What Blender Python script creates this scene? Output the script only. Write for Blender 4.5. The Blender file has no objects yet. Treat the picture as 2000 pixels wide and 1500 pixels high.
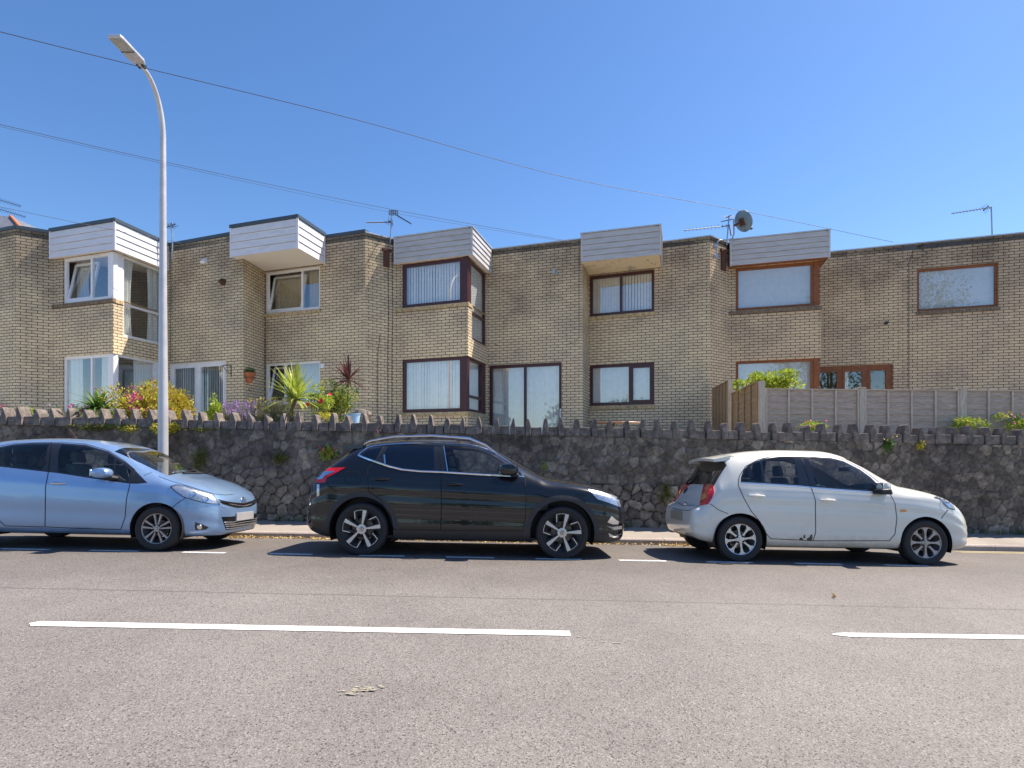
import bpy, bmesh, math, random
from mathutils import Vector, Matrix
from mathutils.bvhtree import BVHTree
random.seed(7)
scene = bpy.context.scene
COL = scene.collection
R = math.radians

# ---------------------------------------------------------------- camera, world, sun, exposure
CAMZ = 1.468
cam_d = bpy.data.cameras.new("camera"); cam = bpy.data.objects.new("camera", cam_d); COL.objects.link(cam)
cam.location = (0, 0, CAMZ); cam.rotation_euler = (R(90), 0, 0)
cam_d.sensor_width = 36; cam_d.lens = 19.8; cam_d.shift_y = 0.06; cam_d.clip_start = 0.1; cam_d.clip_end = 3000
scene.camera = cam
SUN = Vector((0.58, 0.22, 1.0)).normalized()
w = bpy.data.worlds.new("World"); scene.world = w; w.use_nodes = True
nt = w.node_tree; nt.nodes.clear()
sky = nt.nodes.new("ShaderNodeTexSky"); sky.sky_type = 'NISHITA'; sky.sun_disc = False
sky.sun_elevation = math.asin(SUN.z); sky.sun_rotation = math.atan2(SUN.x, SUN.y)
sky.altitude = 0; sky.air_density = 1.0; sky.dust_density = 0.35; sky.ozone_density = 3.0
bg = nt.nodes.new("ShaderNodeBackground"); bg.inputs[1].default_value = 0.106
wo = nt.nodes.new("ShaderNodeOutputWorld")
hs = nt.nodes.new("ShaderNodeHueSaturation"); hs.inputs["Hue"].default_value = 0.505; hs.inputs["Saturation"].default_value = 1.20; hs.inputs["Value"].default_value = 0.93
nt.links.new(sky.outputs[0], hs.inputs["Color"]); nt.links.new(hs.outputs[0], bg.inputs[0]); nt.links.new(bg.outputs[0], wo.inputs[0])
sd = bpy.data.lights.new("sun", 'SUN'); sd.energy = 4.8; sd.angle = R(0.5); sd.color = (1.0, 0.89, 0.76)
so = bpy.data.objects.new("sun", sd); COL.objects.link(so); so.location = (20, 8, 34)
so.rotation_euler = SUN.to_track_quat('Z', 'Y').to_euler()
scene.view_settings.view_transform = 'Standard'; scene.view_settings.look = 'None'
scene.view_settings.exposure = 0.95; scene.view_settings.gamma = 1.0
scene.cycles.max_bounces = 8; scene.cycles.transparent_max_bounces = 24

# ---------------------------------------------------------------- materials
def mat(name):
    m = bpy.data.materials.new(name); m.use_nodes = True
    n = m.node_tree.nodes; b = n["Principled BSDF"]
    return m, m.node_tree, n, b
def N(t, typ, **kw):
    nd = t.nodes.new(typ)
    for k, v in kw.items():
        if k in nd.bl_rna.properties.keys(): setattr(nd, k, v)
        else: nd.inputs[k].default_value = v
    return nd
def col(c): return (c[0], c[1], c[2], 1.0)
def noise(t, scale, detail=4, rough=0.6, vec=None):
    nd = t.nodes.new("ShaderNodeTexNoise"); nd.inputs["Scale"].default_value = scale
    nd.inputs["Detail"].default_value = detail; nd.inputs["Roughness"].default_value = rough
    if vec: t.links.new(vec, nd.inputs["Vector"])
    return nd
def ramp(t, src, stops):
    nd = t.nodes.new("ShaderNodeValToRGB"); e = nd.color_ramp.elements
    while len(e) < len(stops): e.new(0.5)
    for i, (p, c) in enumerate(stops):
        e[i].position = p; e[i].color = col(c) if not isinstance(c, (int, float)) else (c, c, c, 1)
    t.links.new(src, nd.inputs[0]); return nd
def mixc(t, f, a, b, mode='MIX'):
    nd = t.nodes.new("ShaderNodeMix"); nd.data_type = 'RGBA'; nd.blend_type = mode
    for s, v in ((nd.inputs[0], f), (nd.inputs[6], a), (nd.inputs[7], b)):
        if hasattr(v, 'is_output'): t.links.new(v, s)
        elif isinstance(v, (int, float)): s.default_value = v
        else: s.default_value = col(v)
    return nd.outputs[2]
def math_(t, op, a, b=0.0, c=0.0):
    nd = t.nodes.new("ShaderNodeMath"); nd.operation = op
    for s, v in zip(nd.inputs, (a, b, c)):
        if hasattr(v, 'is_output'): t.links.new(v, s)
        else: s.default_value = v
    return nd.outputs[0]
def bump(t, b, h, strength=0.3, dist=0.01):
    nd = t.nodes.new("ShaderNodeBump"); nd.inputs["Strength"].default_value = strength
    nd.inputs["Distance"].default_value = dist
    t.links.new(h, nd.inputs["Height"]); t.links.new(nd.outputs[0], b.inputs["Normal"])
def objco(t): return t.nodes.new("ShaderNodeTexCoord").outputs["Object"]
def plain(name, c, rough=0.5, metal=0.0, var=0.12, scale=6.0, coat=0.0, spec=None, bmp=0.0, bscale=60):
    """one colour with a slight mottled variation"""
    m, t, n, b = mat(name)
    co = objco(t); nz = noise(t, scale, 5, 0.6, co)
    lo = [x * (1 - var) for x in c]; hi = [min(1, x * (1 + var)) for x in c]
    r = ramp(t, nz.outputs[0], [(0.3, lo), (0.7, hi)])
    t.links.new(r.outputs[0], b.inputs["Base Color"])
    rr = ramp(t, nz.outputs[0], [(0.3, max(0, rough - 0.06)), (0.7, min(1, rough + 0.08))])
    t.links.new(rr.outputs[0], b.inputs["Roughness"])
    b.inputs["Metallic"].default_value = metal
    if coat: b.inputs["Coat Weight"].default_value = coat; b.inputs["Coat Roughness"].default_value = 0.03
    if spec is not None: b.inputs["Specular IOR Level"].default_value = spec
    if bmp:
        nb = noise(t, bscale, 4, 0.6, co); bump(t, b, nb.outputs[0], bmp, 0.01)
    return m
M = {}
def m_brick(name, tint=1.0, warm=(1, 1, 1)):
    m, t, n, b = mat(name)
    uv = n.new("ShaderNodeUVMap"); uv.uv_map = "UVMap"
    # slightly wobbly joints
    nzw = noise(t, 3.0, 2, 0.5, uv.outputs[0])
    vm = n.new("ShaderNodeVectorMath"); vm.operation = 'MULTIPLY_ADD'
    vm.inputs[1].default_value = (0.006, 0.006, 0); 
    t.links.new(nzw.outputs[1], vm.inputs[0]); t.links.new(uv.outputs[0], vm.inputs[2])
    br = n.new("ShaderNodeTexBrick"); t.links.new(vm.outputs[0], br.inputs["Vector"])
    br.inputs["Scale"].default_value = 1.0; br.inputs["Brick Width"].default_value = 0.225
    br.inputs["Row Height"].default_value = 0.075; br.inputs["Mortar Size"].default_value = 0.0074
    br.inputs["Mortar Smooth"].default_value = 0.15; br.inputs["Bias"].default_value = 0.0
    c1 = [0.72 * tint * warm[0], 0.605 * tint * warm[1], 0.415 * tint * warm[2]]
    c2 = [0.63 * tint * warm[0], 0.525 * tint * warm[1], 0.37 * tint * warm[2]]
    br.inputs["Color1"].default_value = col(c1); br.inputs["Color2"].default_value = col(c2)
    br.inputs["Mortar"].default_value = (0.042, 0.036, 0.028, 1)
    # rock-faced mottling inside the bricks
    nz = noise(t, 22, 6, 0.75, uv.outputs[0]); r = ramp(t, nz.outputs[0], [(0.22, 0.60), (0.42, 1.0), (0.75, 1.2)])
    c = mixc(t, 1.0, br.outputs[0], r.outputs[0], 'MULTIPLY')
    # weathering: large sooty patches, stronger near the parapet
    nz2 = noise(t, 1.1, 6, 0.7, uv.outputs[0])
    sx = n.new("ShaderNodeSeparateXYZ"); t.links.new(uv.outputs[0], sx.inputs[0])
    top = ramp(t, math_(t, 'DIVIDE', sx.outputs[1], 8.0), [(0.55, 0.0), (0.88, 0.34)])
    s = math_(t, 'ADD', math_(t, 'MULTIPLY', nz2.outputs[0], 1.0), top.outputs[0])
    st = ramp(t, s, [(0.52, (1, 1, 1)), (0.70, (0.84, 0.83, 0.84)), (0.98, (0.50, 0.48, 0.48))])
    c = mixc(t, 1.0, c, st.outputs[0], 'MULTIPLY')
    nzg = noise(t, 0.55, 5, 0.65, uv.outputs[0]); gr = ramp(t, nzg.outputs[0], [(0.40, (1.05, 1.03, 0.98)), (0.64, (0.90, 0.89, 0.91))])
    c = mixc(t, 1.0, c, gr.outputs[0], 'MULTIPLY')
    # vertical drips
    mp = n.new("ShaderNodeMapping"); mp.inputs["Scale"].default_value = (5, 0.35, 1); t.links.new(uv.outputs[0], mp.inputs[0])
    nz3 = noise(t, 1.0, 4, 0.6, mp.outputs[0]); dr = ramp(t, nz3.outputs[0], [(0.26, (0.78, 0.76, 0.76)), (0.42, (1, 1, 1))])
    c = mixc(t, 1.0, c, dr.outputs[0], 'MULTIPLY')
    t.links.new(c, b.inputs["Base Color"]); b.inputs["Roughness"].default_value = 0.93
    b.inputs["Specular IOR Level"].default_value = 0.2
    h = math_(t, 'ADD', math_(t, 'MULTIPLY', math_(t, 'SUBTRACT', 1.0, br.outputs[1]), 1.0), math_(t, 'MULTIPLY', nz.outputs[0], 0.6))
    bump(t, b, h, 0.6, 0.012)
    return m
M['brick'] = m_brick("buff_brick"); M['brick_b'] = m_brick("buff_brick_weathered", 0.92, (1.0, 0.96, 0.96))
M['sill_brick'] = plain("soldier_brick", (0.50, 0.38, 0.22), 0.9, 0, 0.45, 14)
M['sill_dark'] = plain("soldier_brick_dark", (0.20, 0.15, 0.105), 0.9, 0, 0.45, 14)
def m_paint_board(name, c, dirt=0.35):
    m, t, n, b = mat(name); co = objco(t)
    mp = n.new("ShaderNodeMapping"); mp.inputs["Scale"].default_value = (0.9, 0.9, 4.0); t.links.new(co, mp.inputs[0])
    nz = noise(t, 2.6, 6, 0.7, mp.outputs[0])
    r = ramp(t, nz.outputs[0], [(0.3, [x * (1 - dirt) for x in c]), (0.55, c)])
    t.links.new(r.outputs[0], b.inputs["Base Color"]); b.inputs["Roughness"].default_value = 0.45
    return m
M['board_white'] = m_paint_board("white_board", (0.74, 0.74, 0.78), 0.14)
M['board_grey'] = m_paint_board("grey_white_board", (0.53, 0.52, 0.52), 0.20)
def m_soffit(name, c, c2, amt):
    m, t, n, b = mat(name); nz = noise(t, 4.5, 7, 0.75, objco(t))
    r = ramp(t, nz.outputs[0], [(amt, c2), (amt + 0.03, c)])
    t.links.new(r.outputs[0], b.inputs["Base Color"]); b.inputs["Roughness"].default_value = 0.8
    bump(t, b, r.outputs[0], 0.2, 0.004)
    return m
M['soffit_white'] = m_soffit("white_soffit", (0.78, 0.74, 0.66), (0.60, 0.56, 0.48), 0.28)
M['soffit_peel'] = m_soffit("peeling_cream_soffit", (0.74, 0.62, 0.42), (0.38, 0.33, 0.27), 0.40)
M['felt'] = plain("roof_felt", (0.10, 0.11, 0.12), 0.9, 0, 0.25, 3)
M['trim_dark'] = plain("dark_roof_trim", (0.05, 0.07, 0.09), 0.45)
M['trim_light'] = plain("aluminium_roof_trim", (0.55, 0.57, 0.60), 0.35, 0.4)
M['upvc'] = plain("white_window_plastic", (0.80, 0.80, 0.82), 0.3, 0, 0.04)
M['maroon'] = plain("maroon_window_plastic", (0.060, 0.017, 0.023), 0.38, 0, 0.22, 10)
def m_wood(name, a, b2, sc=(1, 1, 14)):
    m, t, n, b = mat(name); co = objco(t)
    mp = n.new("ShaderNodeMapping"); mp.inputs["Scale"].default_value = sc; t.links.new(co, mp.inputs[0])
    nz = noise(t, 3.0, 8, 0.65, mp.outputs[0]); nz.inputs["Distortion"].default_value = 0.6
    r = ramp(t, nz.outputs[0], [(0.3, a), (0.7, b2)]); t.links.new(r.outputs[0], b.inputs["Base Color"])
    b.inputs["Roughness"].default_value = 0.5; bump(t, b, nz.outputs[0], 0.2, 0.004)
    return m
M['oak'] = m_wood("orange_oak_frame", (0.14, 0.042, 0.012), (0.29, 0.10, 0.028), (3, 3, 9))
M['fence'] = m_wood("weathered_fence_wood", (0.26, 0.20, 0.15), (0.62, 0.49, 0.385), (2, 2, 22))
M['fence_brown'] = m_wood("brown_fence_wood", (0.22, 0.14, 0.075), (0.42, 0.30, 0.18), (2, 2, 18))
M['fence_post'] = m_wood("fence_post_wood", (0.38, 0.32, 0.25), (0.64, 0.55, 0.45), (12, 12, 2))
def m_glass(name, ior=1.9, tint=(1, 1, 1), rough=0.0):
    m, t, n, b = mat(name); n.remove(b)
    lw = n.new("ShaderNodeLayerWeight"); lw.inputs[0].default_value = 0.5
    r0 = ior  # reflectance looking straight on
    frv = math_(t, 'MULTIPLY_ADD', math_(t, 'POWER', lw.outputs["Facing"], 4.0), 1.0 - r0, r0)
    tr = n.new("ShaderNodeBsdfTransparent"); tr.inputs[0].default_value = col(tint)
    gl = n.new("ShaderNodeBsdfAnisotropic"); gl.inputs["Roughness"].default_value = rough
    gl.inputs["Color"].default_value = (0.96, 0.98, 1.0, 1)
    nb = noise(t, 1.3, 2, 0.5, objco(t)); bp = n.new("ShaderNodeBump")
    bp.inputs["Strength"].default_value = 0.05; bp.inputs["Distance"].default_value = 0.02
    t.links.new(nb.outputs[0], bp.inputs["Height"]); t.links.new(bp.outputs[0], gl.inputs["Normal"])
    mx = n.new("ShaderNodeMixShader"); t.links.new(frv, mx.inputs[0])
    t.links.new(tr.outputs[0], mx.inputs[1]); t.links.new(gl.outputs[0], mx.inputs[2])
    t.links.new(mx.outputs[0], n["Material Output"].inputs[0])
    return m
M['glass'] = m_glass("window_glass", 0.21, (0.95, 0.97, 0.96))
M['car_glass'] = m_glass("car_glass", 0.045, (0.92, 0.95, 0.93))
M['car_glass_dark'] = m_glass("tinted_car_glass", 0.08, (0.10, 0.12, 0.14))
M['lens'] = m_glass("clear_lamp_lens", 0.06, (0.93, 0.95, 0.96))
def m_cloth(name, c, sheer=0.10):
    m, t, n, b = mat(name); nz = noise(t, 9, 4, 0.6, objco(t))
    r = ramp(t, nz.outputs[0], [(0.3, [x * 0.88 for x in c]), (0.7, c)]); t.links.new(r.outputs[0], b.inputs["Base Color"])
    b.inputs["Roughness"].default_value = 0.9
    tl = n.new("ShaderNodeBsdfTranslucent"); t.links.new(r.outputs[0], tl.inputs[0])
    mx = n.new("ShaderNodeMixShader"); mx.inputs[0].default_value = sheer
    t.links.new(b.outputs[0], mx.inputs[1]); t.links.new(tl.outputs[0], mx.inputs[2]); t.links.new(mx.outputs[0], n["Material Output"].inputs[0])
    return m
M['blind'] = m_cloth("white_blind_cloth", (0.94, 0.94, 0.93))
M['curtain'] = m_cloth("sheer_curtain_cloth", (0.82, 0.84, 0.82))
M['curtain_beige'] = m_cloth("beige_curtain_cloth", (0.62, 0.54, 0.38))
M['room'] = plain("room_plaster", (0.30, 0.27, 0.24), 0.9)
M['black_plastic'] = plain("black_plastic", (0.018, 0.018, 0.020), 0.5, 0, 0.2, 30)
M['dark_metal'] = plain("dark_metal", (0.05, 0.055, 0.06), 0.45, 0.7)
M['galv'] = plain("galvanised_metal", (0.42, 0.44, 0.46), 0.42, 0.8, 0.2, 15)
M['roller'] = m_cloth("pale_roller_cloth", (0.66, 0.68, 0.70))
M['dish'] = plain("satellite_dish_paint", (0.14, 0.22, 0.29), 0.5, 0.1, 0.15)
M['lamp_post'] = plain("painted_lamp_post", (0.55, 0.54, 0.55), 0.38, 0.25, 0.10, 4)
M['cable'] = plain("black_cable", (0.05, 0.05, 0.055), 0.6)
M['cable_light'] = plain("pale_cable", (0.5, 0.48, 0.45), 0.6)
M['terracotta'] = plain("terracotta", (0.42, 0.14, 0.06), 0.85, 0, 0.2, 20)
M['slate'] = plain("roof_slate", (0.13, 0.14, 0.17), 0.6, 0, 0.3, 8)
M['soil'] = plain("garden_soil", (0.12, 0.085, 0.055), 0.95, 0, 0.4, 9, bmp=0.6)
M['rust'] = plain("rust_stained_iron", (0.10, 0.045, 0.03), 0.85, 0.2, 0.5, 30)
def m_leaf(name, a, b2, scale=9, trans=0.35, rough=0.5):
    m, t, n, b = mat(name); co = objco(t); nz = noise(t, scale, 3, 0.7, co)
    r = ramp(t, nz.outputs[0], [(0.32, a), (0.66, b2)]); t.links.new(r.outputs[0], b.inputs["Base Color"])
    b.inputs["Roughness"].default_value = rough
    tl = n.new("ShaderNodeBsdfTranslucent"); t.links.new(r.outputs[0], tl.inputs[0])
    mx = n.new("ShaderNodeMixShader"); mx.inputs[0].default_value = trans
    t.links.new(b.outputs[0], mx.inputs[1]); t.links.new(tl.outputs[0], mx.inputs[2]); t.links.new(mx.outputs[0], n["Material Output"].inputs[0])
    return m
M['leaf_gold'] = m_leaf("golden_green_leaf", (0.22, 0.27, 0.025), (0.78, 0.66, 0.08), 14)
M['leaf_red'] = m_leaf("russet_leaf", (0.25, 0.07, 0.03), (0.42, 0.20, 0.05), 14)
M['leaf_green'] = m_leaf("mid_green_leaf", (0.05, 0.12, 0.02), (0.16, 0.28, 0.05), 12)
M['leaf_lime'] = m_leaf("lime_green_leaf", (0.20, 0.30, 0.03), (0.50, 0.58, 0.08), 12)
M['leaf_dark'] = m_leaf("dark_green_leaf", (0.025, 0.06, 0.018), (0.07, 0.14, 0.03), 3)
M['leaf_blade'] = m_leaf("yellow_striped_blade", (0.22, 0.34, 0.04), (0.62, 0.62, 0.16), 22)
M['leaf_purple'] = m_leaf("bronze_purple_blade", (0.045, 0.014, 0.018), (0.14, 0.05, 0.05), 12)
M['leaf_silver'] = m_leaf("silver_green_leaf", (0.24, 0.28, 0.20), (0.46, 0.48, 0.34), 20)
M['moss'] = m_leaf("moss_green", (0.05, 0.07, 0.015), (0.24, 0.24, 0.04), 16, 0.1, 0.9)
M['flower_pink'] = plain("pink_petal", (0.75, 0.08, 0.25), 0.6, 0, 0.3, 20)
M['flower_red'] = plain("red_petal", (0.65, 0.02, 0.04), 0.6, 0, 0.3, 20)
M['flower_purple'] = plain("purple_petal", (0.50, 0.30, 0.54), 0.6, 0, 0.3, 20)
M['flower_yellow'] = plain("yellow_petal", (0.70, 0.48, 0.08), 0.6, 0, 0.3, 20)
M['flower_white'] = plain("white_petal", (0.8, 0.72, 0.68), 0.6, 0, 0.1, 20)
M['bark'] = plain("bark", (0.16, 0.12, 0.08), 0.95, 0, 0.4, 12, bmp=0.6)
M['litter'] = m_leaf("dry_leaf_litter", (0.34, 0.20, 0.07), (0.75, 0.58, 0.26), 25, 0.15, 0.8)
def m_asphalt():
    m, t, n, b = mat("worn_asphalt"); co = objco(t)
    base = noise(t, 0.7, 7, 0.7, co)
    cbase = ramp(t, base.outputs[0], [(0.3, (0.148, 0.135, 0.126)), (0.7, (0.208, 0.191, 0.178))])
    v = n.new("ShaderNodeTexVoronoi"); v.inputs["Scale"].default_value = 120; t.links.new(co, v.inputs["Vector"])
    sp = n.new("ShaderNodeSeparateColor"); t.links.new(v.outputs["Color"], sp.inputs[0])
    st = ramp(t, sp.outputs[0], [(0.05, 0.40), (0.14, 0.92), (0.8, 1.08), (1.0, 1.55)])
    f = noise(t, 85, 6, 0.85, co); fr = ramp(t, f.outputs[0], [(0.34, 0.36), (0.43, 0.95), (0.62, 1.12), (0.72, 1.4)])
    c = mixc(t, 1.0, cbase.outputs[0], st.outputs[0], 'MULTIPLY'); c = mixc(t, 1.0, c, fr.outputs[0], 'MULTIPLY')
    # wheel tracks / tar joint running along the road, from the world y
    ob = n.new("ShaderNodeSeparateXYZ"); t.links.new(co, ob.inputs[0])
    yj = math_(t, 'ADD', ob.outputs[1], math_(t, 'MULTIPLY', ob.outputs[0], 0.012))
    wob = noise(t, 9, 4, 0.7, co)
    d = math_(t, 'ABSOLUTE', math_(t, 'ADD', math_(t, 'SUBTRACT', yj, 5.32), math_(t, 'MULTIPLY', math_(t, 'SUBTRACT', wob.outputs[0], 0.5), 0.06)))
    j = ramp(t, d, [(0.0, (0.60, 0.58, 0.57)), (0.028, (1, 1, 1))]); c = mixc(t, 1.0, c, j.outputs[0], 'MULTIPLY')
    # darker towards the parking strip
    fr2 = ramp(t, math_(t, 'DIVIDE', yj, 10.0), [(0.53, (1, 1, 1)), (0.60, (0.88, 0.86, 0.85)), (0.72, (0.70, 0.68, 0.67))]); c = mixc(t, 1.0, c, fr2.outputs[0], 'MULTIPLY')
    # pale scuffs
    mp = n.new("ShaderNodeMapping"); mp.inputs["Scale"].default_value = (0.9, 3.6, 1); t.links.new(co, mp.inputs[0])
    sc = noise(t, 1.9, 7, 0.72, mp.outputs[0]); scr = ramp(t, sc.outputs[0], [(0.70, 0.0), (0.76, 0.5)])
    c = mixc(t, scr.outputs[0], c, (0.34, 0.31, 0.27))
    t.links.new(c, b.inputs["Base Color"]); b.inputs["Roughness"].default_value = 0.72
    b.inputs["Specular IOR Level"].default_value = 0.5
    h = math_(t, 'ADD', v.outputs["Distance"], f.outputs[0]); bump(t, b, h, 0.55, 0.006)
    return m
M['asphalt'] = m_asphalt()
def m_pave(name, a, b2, sc=70):
    m, t, n, b = mat(name); co = objco(t); n1 = noise(t, 1.2, 5, 0.6, co); n2 = noise(t, sc, 4, 0.8, co)
    r = ramp(t, n1.outputs[0], [(0.3, a), (0.7, b2)]); r2 = ramp(t, n2.outputs[0], [(0.3, 0.7), (0.7, 1.2)])
    t.links.new(mixc(t, 1.0, r.outputs[0], r2.outputs[0], 'MULTIPLY'), b.inputs["Base Color"]); b.inputs["Roughness"].default_value = 0.9
    bump(t, b, n2.outputs[0], 0.4, 0.006); return m
M['pavement'] = m_pave("pavement_tarmac", (0.25, 0.222, 0.19), (0.34, 0.30, 0.26))
M['kerb'] = m_pave("kerb_stone", (0.30, 0.25, 0.225), (0.44, 0.38, 0.34), 40)
def m_roadpaint():
    m, t, n, b = mat("road_paint_white"); co = objco(t); n1 = noise(t, 70, 5, 0.8, co); n2 = noise(t, 3, 4, 0.6, co)
    r = ramp(t, math_(t, 'ADD', n1.outputs[0], math_(t, 'MULTIPLY', n2.outputs[0], 0.25)), [(0.40, (0.38, 0.35, 0.32)), (0.47, (0.76, 0.75, 0.72)), (0.8, (0.82, 0.81, 0.79))])
    t.links.new(r.outputs[0], b.inputs["Base Color"]); b.inputs["Roughness"].default_value = 0.65; bump(t, b, n1.outputs[0], 0.4, 0.004); return m
M['paint_white'] = m_roadpaint()
M['paint_white_worn'] = plain("road_paint_white_worn", (0.55, 0.55, 0.55), 0.7, 0, 0.35, 26, bmp=0.3)
M['paint_yellow'] = plain("road_paint_yellow", (0.60, 0.50, 0.25), 0.7, 0, 0.25, 26)
M['patio'] = m_pave("pale_garden_paving", (0.50, 0.45, 0.38), (0.62, 0.56, 0.47), 30)  # hidden garden ground, kept pale so sunlight bounces up onto the brick
M['grass'] = m_pave("far_ground_green", (0.06, 0.09, 0.03), (0.12, 0.14, 0.05), 20)
def m_stone():
    m, t, n, b = mat("rubble_stone"); co = objco(t)
    at = n.new("ShaderNodeAttribute"); at.attribute_name = "stone"
    sp = n.new("ShaderNodeSeparateColor"); t.links.new(at.outputs["Color"], sp.inputs[0])
    # R tint per stone, G 1 = stone face 0 = joint, B mortar smear amount
    base = ramp(t, sp.outputs[0], [(0.0, (0.21, 0.182, 0.148)), (0.5, (0.30, 0.262, 0.212)), (1.0, (0.45, 0.39, 0.31))])
    n1 = noise(t, 7, 8, 0.75, co); r1 = ramp(t, n1.outputs[0], [(0.28, 0.30), (0.5, 0.9), (0.74, 1.75)])
    c = mixc(t, 1.0, base.outputs[0], r1.outputs[0], 'MULTIPLY')
    jc = mixc(t, sp.outputs[2], (0.028, 0.024, 0.02), (0.16, 0.14, 0.125))
    c = mixc(t, sp.outputs[1], jc, c)
    n2 = noise(t, 1.1, 6, 0.7, co); soot = ramp(t, n2.outputs[0], [(0.36, (1, 0.98, 0.97)), (0.60, (0.50, 0.48, 0.50))])
    c = mixc(t, sp.outputs[2], c, mixc(t, 1.0, c, soot.outputs[0], 'MULTIPLY'))
    n3 = noise(t, 2.6, 7, 0.75, co); ms = ramp(t, n3.outputs[0], [(0.60, 0.0), (0.70, 0.75)])
    c = mixc(t, ms.outputs[0], c, (0.10, 0.10, 0.025))
    n4 = noise(t, 13, 6, 0.8, co); li = ramp(t, n4.outputs[0], [(0.70, 0.0), (0.74, 0.8)])
    c = mixc(t, li.outputs[0], c, (0.42, 0.40, 0.36))
    t.links.new(c, b.inputs["Base Color"]); b.inputs["Roughness"].default_value = 0.95; b.inputs["Specular IOR Level"].default_value = 0.2
    nb = noise(t, 24, 8, 0.8, co); bump(t, b, nb.outputs[0], 1.0, 0.035)
    return m
M['stone'] = m_stone()
def m_cope():
    m, t, n, b = mat("coping_stone"); co = objco(t)
    n1 = noise(t, 6, 8, 0.75, co); r1 = ramp(t, n1.outputs[0], [(0.3, (0.06, 0.052, 0.05)), (0.5, (0.17, 0.145, 0.13)), (0.72, (0.40, 0.33, 0.28))])
    n3 = noise(t, 3, 6, 0.7, co); ms = ramp(t, n3.outputs[0], [(0.62, 0.0), (0.72, 0.6)])
    c = mixc(t, ms.outputs[0], r1.outputs[0], (0.12, 0.12, 0.04))
    t.links.new(c, b.inputs["Base Color"]); b.inputs["Roughness"].default_value = 0.95
    nb = noise(t, 25, 6, 0.75, co); bump(t, b, nb.outputs[0], 0.9, 0.02); return m
M['cope'] = m_cope()

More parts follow.
